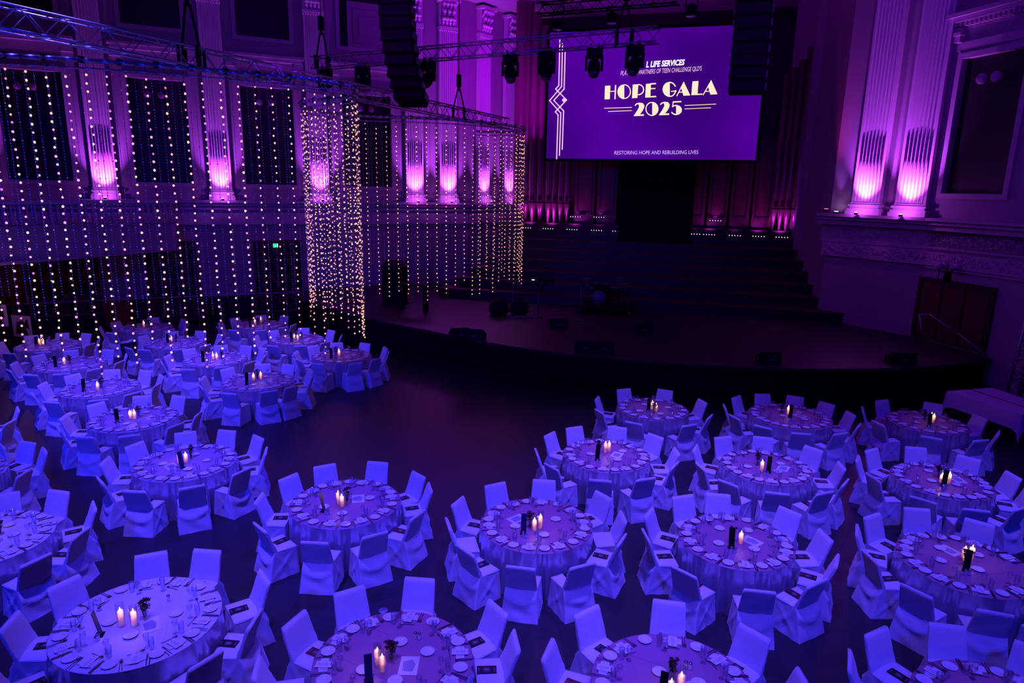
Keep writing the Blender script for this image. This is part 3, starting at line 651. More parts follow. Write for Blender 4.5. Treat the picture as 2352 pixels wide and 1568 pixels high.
for v in range(5):
    mb=MB(); r_=random.Random(50+v); z=-.16
    n=78+v*3
    for i in range(n):
        z=-.16-.055*i; r=.011 if i%6 else .016
        a=r_.uniform(0,2)
        mb.add([(r,0,z),(0,r,z),(-r,0,z),(0,-r,z),(0,0,z+r*1.4),(0,0,z-r*1.4)],[(0,1,4),(1,2,4),(2,3,4),(3,0,4),(1,0,5),(2,1,5),(3,2,5),(0,3,5)],0,False,Matrix.Rotation(a,4,'Z'))
    cmesh.append((mb.mesh('beads',[m_crys]),MB().tube((0,0,0),(0,0,z),.003,4).mesh('crystal_string',[m_wire])))
s=.2
while s<tot:
    f=s/tot; p=at(s); l,g=sect(s)
    bm_,wm=cmesh[rr.randrange(5)]; o=put('crystal_string',wm,None,(p.x+rr.uniform(-.02,.02),p.y+rr.uniform(-.02,.02),p.z),rr.uniform(0,3),'string of tiny clear crystal beads '+l,'bead string','crystal strings in the '+g); put('bead_row',bm_,o,kind='stuff'); nb+=1
    s+=rr.uniform(.10,.19)
print('strings',nb)
# ---------------------------------------------------------------- things on the stage
def wedge(px,py,wd,label,rz=0,Y=None,base=1.2):
    p=atz(px,py,base)
    mb=MB().add([(-wd/2,-.22,0),(wd/2,-.22,0),(wd/2,.24,0),(-wd/2,.24,0),(-wd/2,-.12,.34),(wd/2,-.12,.34),(wd/2,.24,.12),(-wd/2,.24,.12)],[(3,2,1,0),(4,5,6,7),(0,1,5,4),(1,2,6,5),(2,3,7,6),(3,0,4,7)])
    e=put('floor_monitor',(mb,m_black),None,(p.x,p.y,base),rz+rs*0,label,'stage monitor','floor monitors on the stage')
    put('grille',(MB().add([(-wd/2+.04,-.10,.345),(wd/2-.04,-.10,.345),(wd/2-.04,.22,.14),(-wd/2+.04,.22,.14)],[(0,1,2,3)]),m_blackg),e)
    put('handle',(MB().box(wd/2,wd/2+.012,-.06,.08,.1,.14).box(-wd/2-.012,-wd/2,-.06,.08,.1,.14).box(-.07,.07,-.228,-.18,.12,.16),m_alud),e)
wedge(1055,775,.62,'left of two black floor monitors at the stage edge, left',.3); wedge(1092,778,.62,'right of two black floor monitors at the stage edge, left',-.2)
wedge(1283,752,.62,'black floor monitor in the middle of the stage'); wedge(1344,806,.62,'left of the paired black monitors at centre stage front'); wedge(1388,808,.52,'right of the paired black monitors at centre stage front')
wedge(1477,764,.62,'black floor monitor behind the paired ones, stage centre'); wedge(1765,833,.60,'black floor monitor at the stage front, right of centre'); wedge(2068,834,.74,'black floor monitor near the right end of the stage front')
# drum kit on its riser
dk=atz(1388,715,1.2); 
ris=empty('drum_riser',(dk.x,dk.y,1.2),rs,'low dark square riser under the drum kit','riser')
put('deck',(MB().box(-1.15,1.15,-.9,.9,.24,.32),m_black),ris)
for x in (-1.05,1.05):
    for y in (-.8,.8): put('leg',(MB().tube((x,y,0),(x,y,.24),.03),m_alud),ris)
kit=empty('drum_kit',(dk.x,dk.y,1.52),rs,'small drum kit with pale bass drum on the dark riser','drum kit')
Rx=Matrix.Rotation(PI/2,4,'X')
bd=put('bass_drum',(MB().lathe([(.28,-.2),(.28,.2)],22,T=Matrix.Translation((-.2,-.25,.30))@Rx),m_black),kit)
put('drum_head',(MB().lathe([(.265,.201),(.265,.206)],22,T=Matrix.Translation((-.2,-.25,.30))@Rx),m_drum),bd); put('hoop',(MB().lathe([(.29,.18),(.29,.22),(.27,.22)],22,T=Matrix.Translation((-.2,-.25,.30))@Rx,cap=False),m_alud),bd)
for (x,y,z,r,h) in ((-.35,-.1,.62,.15,.2),(.0,-.1,.62,.16,.2),(.38,.0,.32,.20,.34),(-.55,.25,.42,.17,.14)):
    o=put('tom_drum',(MB().lathe([(r,z),(r,z+h)],18,ax=(x,y)).tube((x-r*.8,y,0),(x-r*.5,y,z),.012).tube((x+r*.8,y,0),(x+r*.5,y,z),.012).tube((x,y+r*.8,0),(x,y+r*.5,z),.012),m_black),kit)
    put('drum_head',(MB().lathe([(r*.96,z+h+.001),(r*.96,z+h+.006)],18,ax=(x,y)),m_drum),o)
for (x,y,z,r) in ((-.75,.1,.95,.20),(.55,.15,1.05,.23),(.8,.0,.85,.22)):
    o=put('cymbal',(MB().lathe([(r,z),(.04,z+.03),(.03,z+.05)],20,ax=(x,y)),m_brass),kit)
    put('stand',(MB().tube((x,y,.25),(x,y,z+.04),.012).tube((x,y,.3),(x-.2,y-.1,0),.01).tube((x,y,.3),(x+.2,y-.1,0),.01).tube((x,y,.3),(x,y+.22,0),.01),m_alud),o)
put('drum_stool',(MB().lathe([(.16,.42),(.17,.46),(.16,.50)],16,ax=(.1,.5)).tube((.1,.5,.0),(.1,.5,.42),.02),m_black),None,(dk.x,dk.y,1.52),rs,'round black stool behind the drum kit','stool')
def mic(px,py,label,h=1.45,boom=.35):
    p=atz(px,py,1.2); mb=MB().tube((0,0,0),(0,0,h),.012).tube((0,0,h),(boom,0,h+.12),.01).lathe([(.13,0),(.13,.02)],14)
    e=put('microphone_stand',(mb,m_alud),None,(p.x,p.y,1.2),rr.uniform(0,6),label,'microphone stand','microphone stands on the stage'); put('microphone',(MB().tube((boom,0,h+.12),(boom+.12,0,h+.14),.018,8,r2=.026),m_black),e)
mic(1177,730,'microphone stand left of the last curtain loop on stage'); mic(1276,712,'microphone stand left of the drum riser'); mic(1332,735,'microphone stand in front of the drum riser',1.2); mic(1236,728,'microphone stand behind the cable heap',1.2)
# lectern and small table at stage left
p=atz(908,698,1.2); le=empty('lectern',(p.x,p.y,1.2),rs,'dark upright lectern at the left of the stage','lectern')
put('body',(MB().box(-.42,.42,-.3,.3,.06,1.55),m_black),le); put('sloping_top',(MB().add([(-.46,-.34,1.55),(.46,-.34,1.55),(.46,.34,1.75),(-.46,.34,1.75),(-.46,-.34,1.59),(.46,-.34,1.59),(.46,.34,1.79),(-.46,.34,1.79)],[(3,2,1,0),(4,5,6,7),(0,1,5,4),(1,2,6,5),(2,3,7,6),(3,0,4,7)]),m_black),le); put('foot',(MB().box(-.48,.48,-.36,.36,0,.06),m_black),le)
p=atz(951,712,1.2); le=empty('side_table',(p.x,p.y,1.2),rs,'small dark table standing beside the lectern','table')
put('tabletop',(MB().box(-.6,.6,-.25,.25,.98,1.05),m_black),le)
for x in (-.5,.5): put('leg',(MB().box(x-.08,x+.08,-.1,.1,0,.98),m_black),le)
# two soft bags / cables and keyboard
for px,py,r,l in ((1146,722,.36,'dark round equipment bag beside the curtain foot'),(1192,722,.34,'dark equipment bag right of the round bag')):
    p=atz(px,py,1.2); b=put('equipment_bag',(MB().lathe([(r*.7,0),(r,.12),(r*.95,.35),(r*.6,.52),(.05,.56)],14),m_black),None,(p.x,p.y,1.2),0,l,'bag'); b.scale=(1.1,.7,1)
    put('bag_handle',(MB().path([Vector((-.1,0,.54)),Vector((-.06,0,.64)),Vector((.06,0,.64)),Vector((.1,0,.54))],.015),m_black),b)
p=atz(1205,728,1.2); mb=MB(); r_=random.Random(5)
pts=[Vector((r_.uniform(-.7,.7),r_.uniform(-.2,.2),.015)) for _ in range(24)]; mb.path(pts,.014,5)
put('cable_heap',(mb,m_alud),None,(p.x,p.y,1.2),0,'pale tangle of cables on the stage floor','cable')
p=atz(1240,690,1.2); kb=empty('keyboard_stand',(p.x,p.y,1.2),rs,'dark keyboard on a stand with one tiny lit display','keyboard')
put('keyboard',(MB().box(-.65,.65,-.16,.16,.86,.96),m_black),kb); put('stand',(MB().tube((-.4,-.15,0),(.3,.1,.86),.02).tube((.4,-.15,0),(-.3,.1,.86),.02),m_black),kb)
put('display',(MB().box(-.35,-.22,-.168,-.162,.89,.94),mat('display_glow',(.5,.6,1),.4,emit=(.5,.6,1),es=1.0)),kb)
# ---------------------------------------------------------------- right corner: double door, globe lamp, stair rail, truss tower, covered table
t0,z0=hit(2103,765,AR,dR); t1,z1=hit(2285,662,AR,dR)
dr=struct('door_4',MB().box(t1,t0,.0,.05,1.25,3.2,T=TR),m_dwood)
for k in range(3):
    a=t1+(t0-t1)*k/3; put('door_leaf',(MB().box(a+.05,a+(t0-t1)/3-.05,.05,.09,1.35,3.1,T=TR),m_rwood),dr)
put('door_frame',(MB().box(t1-.12,t0+.12,0,.1,3.2,3.32,T=TR).box(t1-.12,t1,0,.1,1.25,3.2,T=TR).box(t0,t0+.12,0,.1,1.25,3.2,T=TR),m_dwood),dr)
p=TR@Vector((-.4,.45,3.32)); q=(p.x,p.y,3.33)
gl=empty('globe_lamp',q,0,'dark bracket lamp with three pale globes above the right doors','lamp')
put('stem',(MB().lathe([(.12,0),(.10,.3),(.05,.34)],10).tube((0,0,.3),(0,.2,.42),.02).tube((0,0,.3),(.1,-.2,.42),.02).tube((-.3,0,0),(-.3,0,.38),.02),m_black),gl)
for v in ((0,.2,.5),(.12,-.22,.5),(-.3,0,.48)): put('globe',(MB().lathe([(.12*math.sin(PI*k/8)+.0001,-.12*math.cos(PI*k/8)) for k in range(9)],12),m_globe),gl,v)
sr=MB(); P=[atz(2120,790,1.2),atz(2112,722,1.2)]
a=Vector((13.6,21.6,1.2)); 
hr1=[aty(2120,787,20.9),aty(2112,722,20.9),aty(2135,722,20.7),aty(2200,765,20.2),aty(2274,823,19.7)]
sr.path(hr1,.022,8); 
put('stair_handrail',(sr,m_alu),None,None,0,'slim pale handrail sloping down at the right end of the stage','handrail')
tw0=Vector((14.30,18.25,0))
truss(tw0+Vector((.05,0,.02)),tw0+Vector((.25,0,3.5)),.4,12,'upright truss tower at the right edge of the picture',m_alu,up=Vector((0,1,0)),name='truss_tower',rc=.04,rb=.022)
# covered trestle table
c0=atz(2166,903,.75)
Q=[atz(2176,899,.80),atz(2280,891,.80),atz(2420,938,.80),atz(2345,952,.80)]
tt=empty('trestle_table',tuple(Vector((Q[0].x,Q[0].y,0))),0,'long trestle table with a draped pale cloth at the right edge','table')
qs=[(v.x-Q[0].x,v.y-Q[0].y) for v in Q][::-1]
put('tabletop',(MB().poly(qs,.74,.79),m_black),tt)
cl=MB(); cx_=sum(x for x,y in qs)/4; cy_=sum(y for x,y in qs)/4
out=[(cx_+(x-cx_)*1.015,cy_+(y-cy_)*1.03) for x,y in qs]
cl.poly(out,.79,.805)
def drape(u,v):
    k=u*4; i=int(k)%4; f=k-int(k); a=out[i]; b=out[(i+1)%4]; x=a[0]+(b[0]-a[0])*f; y=a[1]+(b[1]-a[1])*f
    cr=(abs(f-.5)*2)**16; fl=1+.02*v+.03*v*math.sin(u*60)*.4; hl=.40+.32*cr
    return (cx_+(x-cx_)*fl*(1+.02*v*cr),cy_+(y-cy_)*(fl+.03*v),.80-v*hl)
cl.grid(drape,96,6,closed=True)
tcl=put('table_drape',(cl,m_cover),None,(Q[0].x,Q[0].y,0),0,'pale cloth with a centre seam over the right-edge trestle table','tablecloth')
mA=(Vector((*out[0],.807))+Vector((*out[1],.807)))/2; mB_=(Vector((*out[3],.807))+Vector((*out[2],.807)))/2
put('centre_seam',(MB().tube(mA,mB_,.012,4),m_black),tcl)
for x,y in [(cx_+(x-cx_)*.85,cy_+(y-cy_)*.7) for x,y in qs]: put('leg',(MB().tube((x,y,0),(x,y,.74),.025),m_alud),tt)
# stacked art, orange counter and dark figures' cabinets along the far left wall (dim shapes behind the curtain)
p=T1@Vector((-.9,.7,0)); ob=empty('orange_counter',(p.x,p.y,0),math.atan2(d1[1],d1[0]),'dim orange counter box behind the bead curtain','counter')
put('body',(MB().box(-.45,.45,-.3,.3,0,1.15),m_orange),ob); put('top',(MB().box(-.5,.5,-.35,.35,1.15,1.2),m_trim),ob)
p=aty(22,775,22.5); p.z=0
for i,(dx,h,rt_,l) in enumerate(((0,1.5,.2,'pale framed picture leaning on an easel at the far left edge'),(.75,1.1,-.25,'second pale picture on an easel beside the first'))):
    e=empty('picture_easel',(p.x-.4+dx,p.y+dx*.3,0),rt_,l,'easel','pictures on easels')
    put('easel',(MB().tube((-.35,0,0),(0,.05,h+.3),.02).tube((.35,0,0),(0,.05,h+.3),.02).tube((0,.5,0),(0,.06,h+.2),.02),m_rwood),e)
    o=put('picture',(MB().box(-.4,.4,-.05,-.02,h-.5,h+.25),m_paper),e); put('picture_print',(MB().add([(-.3,-.052,h-.4),(.25,-.052,h-.42),(.1,-.052,h+.1),(-.2,-.052,h+.0)],[(0,1,2,3)]).add([(.05,-.053,h-.1),(.32,-.053,h-.2),(.3,-.053,h+.18)],[(0,1,2)]),m_rwood),o)
light('warm_point_light','POINT',(p.x+.8,p.y-1.0,2.6),9,(1,.25,.12),size=.1)  # small warm red point light beside the easels
p=T1@Vector((1.2,.7,0)); sb=empty('sideboard',(p.x,p.y,0),math.atan2(d1[1],d1[0]),'long dark sideboard against the far wall','sideboard')
put('body',(MB().box(-1.3,1.3,-.3,.3,.1,.95),m_dwood),sb); put('sideboard_top',(MB().box(-1.35,1.35,-.34,.34,.95,1.0),m_rwood),sb)
for k in range(4): d_=put('cupboard_door',(MB().box(-1.25+k*.64,-.67+k*.64,-.32,-.3,.15,.9),m_rwood),sb)
# ================================================================ banquet tables
DESC={1:'lone table beside the dance floor',2:'nearest table of long left diagonal',3:'second table of long left diagonal',4:'third table of long left diagonal',5:'fourth table of long left diagonal',6:'farthest table of long left diagonal',
7:'nearest table of middle left diagonal',8:'second table of middle left diagonal',9:'third table of middle left diagonal',10:'farthest table of middle left diagonal',
13:'left-block table nearest the stage',11:'table beneath the round curtain turn',12:'farthest table of left block',
14:'lower left-edge table',15:'upper left-edge table',16:'big front-left table',17:'bottom-edge table left of centre',27:'bottom-edge table right of centre',28:'bottom-right corner table',
18:'near table, left file, right block',19:'middle table, left file, right block',20:'far table, left file, right block',21:'near table, centre file, right block',22:'middle table, centre file, right block',23:'far table, centre file, right block',
26:'near table, right file, right block',24:'middle table, right file, right block',25:'far table, right file, right block'}
HOUR=['twelve','one','two','three','four','five','six','seven','eight','nine','ten','eleven']
def hours(angs):
    out={};used=set()
    for a in sorted(angs,key=lambda a:abs(((90-a)/30)%1-.5),reverse=True):
        h=round((90-a)/30)%12; x=((90-a)/30)%12
        if h in used:
            c=[(min(abs(x-k),12-abs(x-k)),k) for k in range(12) if k not in used]; h=min(c)[1]
        used.add(h); out[a]=HOUR[h]+" o'clock"
    return out
# --- the slip-covered chair: back, seat and skirt, four slightly different sets of folds
def chair_meshes(v):
    r=random.Random(100+v); ph=r.uniform(0,6); ph2=r.uniform(0,6); sag=r.uniform(.7,1.3); tw=r.uniform(-.5,.5)
    zt=.86; zs=.47; hb=.215
    bk=MB()
    # cross-section loops of the back, each loop a rounded slab
    NL=9; NP=32
    def loop(k):
        f=k/NL; z=zs-.03+(zt-zs+.03)*f; y=.135-.145*f; w_=hb+.012-.018*f; th=.025+.007*(1-f)
        if k==NL: w_-=.006; th*=.75
        pts=[]
        for i in range(NP):
            a=2*PI*i/NP; cx,cy=math.cos(a),math.sin(a)
            x=w_*math.copysign(abs(cx)**.16,cx); yy=th*math.copysign(abs(cy)**.30,cy)
            if cy>.2: yy+=.007*math.sin(x*14+z*22+ph)*(1-f)+.006*math.sin(z*60+ph2+x*6)*max(0,1-f*1.6)
            if cy<-.2: yy+=.004*math.sin(x*10-z*18+ph2)
            pts.append((x,y+yy,z))
        return pts
    vs=[]; fs=[]
    for k in range(NL+1): vs+=loop(k)
    for k in range(NL):
        for i in range(NP):
            j=(i+1)%NP; fs.append((k*NP+i,k*NP+j,(k+1)*NP+j,(k+1)*NP+i))
    fs.append(tuple(NL*NP+i for i in range(NP))); bk.add(vs,fs,0,True)
    # seat
    st=MB()
    def sf(u,w_):
        x=(u-.5)*2; y=.10+.365*w_; e=max(abs(x),abs(w_*2-1)); 
        z=zs+.012*(1-x*x)-.02*max(0,e-.85)/.15+.004*math.sin(x*9+ph)*math.sin(w_*7+ph2)
        return (x*(.225+.02*w_),y,z)
    st.grid(sf,10,9)
    # skirt: closed flaring loop from seat height to the floor
    sk=MB(); N=64; HV=12
    def per(u):
        k=u*4; i=int(k)%4; f=k-int(k)
        c=[(-.5,0),(.5,0),(.5,1),(-.5,1)]; a=c[i]; b=c[(i+1)%4]; return a[0]+(b[0]-a[0])*f,a[1]+(b[1]-a[1])*f,i,f
    def kf(u,w_):
        x,y,i,f=per(u); z=(zs-.012)*(1-w_); dn_=w_
        wd=.455+.015*(y)+dn_*.075; X=x*wd; y0=.105-.135*dn_**.8; y1=.465+.015*dn_; Y=y0+(y1-y0)*y
        nx,ny=[(0,-1),(1,0),(0,1),(-1,0)][i]; edge=min(f,1-f)*2
        o=0
        if i==0: # back: cloth sags in a swag below the waist
            q=(f-.5)*2; o+=.030*sag*math.exp(-((z-(.36-.10*(1-q*q)+.05*tw*q))/.045)**2)*(1-.3*q*q)+.010*math.sin(z*26+q*3+ph)*edge
            o-=.020*math.exp(-((z-.43)/.03)**2)*(1-q*q)
        else:
            # crossing pulls between the corners
            q=f; o+=.022*math.exp(-((z/zs-q)/.06)**2)*edge+.022*math.exp(-((z/zs-(1-q))/.06)**2)*edge-.012*edge*math.sin(PI*z/zs)
            o+=.005*math.sin(f*17+ph+z*9)*dn_
        return (X+nx*o,Y+ny*o,z+.002)
    sk.grid(kf,N,HV,closed=True,flip=True)
    return [bk.mesh('backrest',[m_cover]),st.mesh('seat',[m_cover]),sk.mesh('skirt',[m_cover])]
CM=[chair_meshes(v) for v in range(5)]
def programme(mm,v):
    mb=MB().box(-.064,.064,-.115,.115,0,.004)
    z=.0045
    def el(rx,ry,cy,m,n=16,zz=z): mb.add([(rx*math.cos(2*PI*i/n),cy+ry*math.sin(2*PI*i/n),zz) for i in range(n)],[tuple(range(n))],m)
    el(.036,.048,0,1); el(.032,.044,0,0,16,z+.0002); el(.019,.034,0,1,12,z+.0004)
    for y in (-.098,-.087,.082,.093): mb.add([(-.03,y,z),(.03,y,z),(.03,y+.005,z),(-.03,y+.005,z)],[(0,1,2,3)],1)
    return mb.mesh('programme',[mm,m_pale])
PRG=[programme(m_card,0),programme(m_cardr,1)]
# --- tableware meshes
plate=MB().lathe([(.0001,.008),(.052,.008),(.060,.012),(.082,.018),(.084,.016),(.055,.003),(.045,0),(.0001,0)],22,cap=False).mesh('side_plate',[m_china])
nap=MB().grid(lambda u,v:((u-.5)*.215,(v-.5)*.095,.007+.004*math.sin(u*9+v*4)),8,4).box(-.1075,.1075,-.0475,.0475,0,.006).grid(lambda u,v:((u-.5)*.13+.01,(v-.5)*.11-.004,.011+.002*math.sin(u*7)),4,4).mesh('napkin',[m_napkin])
mn=MB().box(-.050,.050,-.095,.095,.0,.0015)
for k,(y,w_) in enumerate(((.070,.03),(.050,.05),(.042,.04),(.025,.055),(.017,.045),(.0,.05),(-.008,.035),(-.025,.05),(-.033,.04))): mn.add([(-w_/2,y,.0019),(w_/2,y,.0019),(w_/2,y+.003,.0019),(-w_/2,y+.003,.0019)],[(0,1,2,3)],1)
mn.add([(-.006,-.078,.0019),(.006,-.078,.0019),(.006,-.066,.0019),(-.006,-.066,.0019)],[(0,1,2,3)],1)
menu=mn.mesh('menu_card',[m_paper,m_ink])
def flatpoly(mb,P,z0,z1): return mb.poly(P,z0,z1)
knife=MB(); knife.box(-.007,.007,-.105,-.02,0,.006); flatpoly(knife,[(-.009,-.02),(.009,-.02),(.010,.06),(.006,.098),(-.004,.105),(-.009,.06)],.001,.004); knife=knife.mesh('knife',[m_steel])
fk=MB().box(-.004,.004,-.10,.03,0,.005); flatpoly(fk,[(-.004,.03),(.004,.03),(.012,.05),(.012,.062),(-.012,.062),(-.012,.05)],.002,.006)
for x in (-.0105,-.0035,.0035,.0105): fk.box(x-.0017,x+.0017,.062,.10,.003,.007)
fork=fk.mesh('fork',[m_steel])
sp_=MB().box(-.004,.004,-.09,.045,0,.005).lathe([(.0001,.002),(.012,.004),(.0185,.010),(.017,.010),(.0001,.004)],14,T=Matrix.Translation((0,.068,0))@Matrix.Diagonal((1,1.5,1,1)),cap=False); spoon=sp_.mesh('spoon',[m_steel])
glass_a=MB().lathe([(.0001,0),(.030,0),(.031,.012),(.034,.145),(.0325,.145),(.0295,.016),(.0001,.014)],16,cap=False).mesh('tumbler',[m_glass])
glass_b=MB().lathe([(.0001,0),(.032,0),(.031,.003),(.004,.008),(.0035,.07),(.015,.085),(.034,.12),(.033,.17),(.0315,.17),(.032,.12),(.012,.088),(.0001,.086)],16,cap=False).mesh('wine_glass',[m_glass])
shk=MB().lathe([(.020,0),(.021,.01),(.020,.065),(.021,.068)],14)
shaker=shk.mesh('shaker',[m_china]); shcap=MB().lathe([(.0215,.068),(.0215,.078),(.016,.086),(.0001,.088)],14,cap=False).mesh('cap',[m_steel])
def candle(h,hg):
    g=MB().lathe([(.0001,0),(.044,0),(.046,.004),(.046,hg),(.0435,hg),(.0435,.008),(.0001,.006)],20,cap=False).mesh('candle_cylinder',[m_cyl])
    wx=MB().lathe([(.0001,.008),(.036,.008),(.036,h),(.030,h+.002),(.026,h-.006),(.0001,h-.008)],18,cap=False).mesh('candle',[m_wax])
    fl=MB().lathe([(.0005,h+.004),(.007,h+.012),(.0085,h+.022),(.005,h+.038),(.0005,h+.052)],10,cap=False).mesh('flame',[m_flame])
    wk=MB().tube((0,0,h-.008),(0,0,h+.008),.0015,5).mesh('wick',[m_ink])
    return g,wx,fl,wk,h
CN=[candle(.17,.25),candle(.20,.30),candle(.18,.26)]
# flowers: clear square vase with dark stems and petals
def vase_meshes(v):
    r=random.Random(v+20)
    g=MB().box(-.045,.045,-.045,.045,0,.13).mesh('vase',[m_glass])
    stt=MB(); pt=MB(); lf=MB()
    for i in range(11):
        a=r.uniform(0,6.28); q=r.uniform(.01,.07); h=r.uniform(.16,.24); x,y=q*math.cos(a),q*math.sin(a)
        stt.tube((x*.3,y*.3,.01),(x,y,h),.003,5)
        for k in range(7):
            b=k*.9; rr_=.042*r.uniform(.7,1.1); tip=(x+rr_*math.cos(b),y+rr_*math.sin(b),h+.012+.012*math.sin(k)); 
            pt.add([(x,y,h),(x+rr_*.5*math.cos(b-.5),y+rr_*.5*math.sin(b-.5),h+.012),tip,(x+rr_*.5*math.cos(b+.5),y+rr_*.5*math.sin(b+.5),h+.016)],[(0,1,2,3)],0,True)
        for k in range(3):
            b=r.uniform(0,6.28); z=r.uniform(.10,h); L_=.055
            lf.add([(x*.7,y*.7,z),(x*.7+L_*.5*math.cos(b-.4),y*.7+L_*.5*math.sin(b-.4),z+.01),(x*.7+L_*math.cos(b),y*.7+L_*math.sin(b),z-.005),(x*.7+L_*.5*math.cos(b+.4),y*.7+L_*.5*math.sin(b+.4),z+.012)],[(0,1,2,3)])
    return g,stt.mesh('stems',[m_leaf]),pt.mesh('petals',[m_flower]),lf.mesh('leaves',[m_leaf])
VM=[vase_meshes(v) for v in range(3)]
# numbered boards
brd=MB().add([(-.042,-.004,0),(.042,-.004,0),(.042,.004,0),(-.042,.004,0),(-.042,.056,.30),(.042,.056,.30),(.042,.064,.30),(-.042,.064,.30)],[(3,2,1,0),(4,5,6,7),(0,1,5,4),(1,2,6,5),(2,3,7,6),(3,0,4,7)]).mesh('board',[m_blue])
brk=MB().add([(-.042,-.004,0),(.042,-.004,0),(.042,.004,0),(-.042,.004,0),(-.042,.056,.30),(.042,.056,.30),(.042,.064,.30),(-.042,.064,.30)],[(3,2,1,0),(4,5,6,7),(0,1,5,4),(1,2,6,5),(2,3,7,6),(3,0,4,7)]).mesh('board',[m_black])
foot=MB().box(-.05,.05,-.03,.06,0,.012).mesh('foot',[m_black])
def numtext(s,w_,h_,zc): 
    return text('number',s,lambda a,b:Vector(((a-.5)*w_,-.006+.2*(zc+(b-.5)*h_),zc+(b-.5)*h_)),m_ink)
sheet=MB().box(-.105,.105,-.15,.15,0,.0015).add([(-.06,-.09,.002),(.05,-.10,.002),(.075,.02,.002),(.03,.10,.002),(-.07,.06,.002)],[(0,1,2,3,4)],1).mesh('leaflet',[m_paper,mat('faded_print',(.45,.44,.58),.6,noise=.5,scale=40)])
# --- table carcass and cloths
ttop=MB().lathe([(.86,.70),(.87,.74),(.0001,.742)],40).mesh('tabletop',[m_dwood]); tped=MB()
tped=MB().tube((-.5,-.35,0),(-.5,-.35,.70),.02).tube((.5,-.35,0),(.5,-.35,.70),.02).tube((-.5,.35,0),(-.5,.35,.70),.02).tube((.5,.35,0),(.5,.35,.70),.02).mesh('leg_frame',[m_alud])
def cloth(v):
    r=random.Random(v+60); ph=[r.uniform(0,6) for _ in range(4)]; hems=r.uniform(0,PI/2)
    sk=MB()
    def f(u,w_):
        a=u*2*PI; c=abs(math.cos(2*(a-hems)))**8
        dp=w_; amp=.006+.040*dp**1.1
        fold=math.sin(a*23+ph[0]+.8*math.sin(a*3+ph[1]))*.5+math.sin(a*41+ph[2]+2*math.sin(a*5))*.3+math.sin(a*11+ph[2])*.5+1.6*c*math.sin(a*31)
        R=.912+.012*dp+amp*fold*(.5+.5*math.sin(a*2+ph[3])**2)
        return (R*math.cos(a),R*math.sin(a),.748-(.744)*w_)
    sk.grid(f,360,9,closed=True,flip=True)
    tp=MB()
    def g(u,w_):
        a=u*2*PI; R=.914*(1-w_)+.0001; z=.752-.010*max(0,(R-.895)/.02)**2
        return (R*math.cos(a),R*math.sin(a),min(.752,z))
    tp.grid(lambda u,w_:(( .914-.016*w_*2 if w_<.5 else (.898*(2-2*w_)+.0001))*math.cos(u*2*PI),( .914-.016*w_*2 if w_<.5 else (.898*(2-2*w_)+.0001))*math.sin(u*2*PI),(.746+.008*math.sin(w_*PI) if w_<.5 else .754)),64,6,closed=True)
    # pressed creases
    for q in (-.30,.30):
        tp.tube((-.84,q+.05*math.sin(v),.7545),(.84,q-.06,.7545),.0025,4)
    return sk.mesh('skirt',[m_cloth]),tp.mesh('cloth_top',[m_topcl]),tp.mesh('cloth_top',[m_topw]),tp.mesh('cloth_top',[m_topl])
CL=[cloth(v) for v in range(4)]
TZ=.7565
DESC[29]='table mostly beyond the left edge'
NEAR=[16,17,27,1,28,14,18,21,26,2,19,24,22,15,3,20,23,25,7,4,13,8,5,11,9,6,12,10,29]
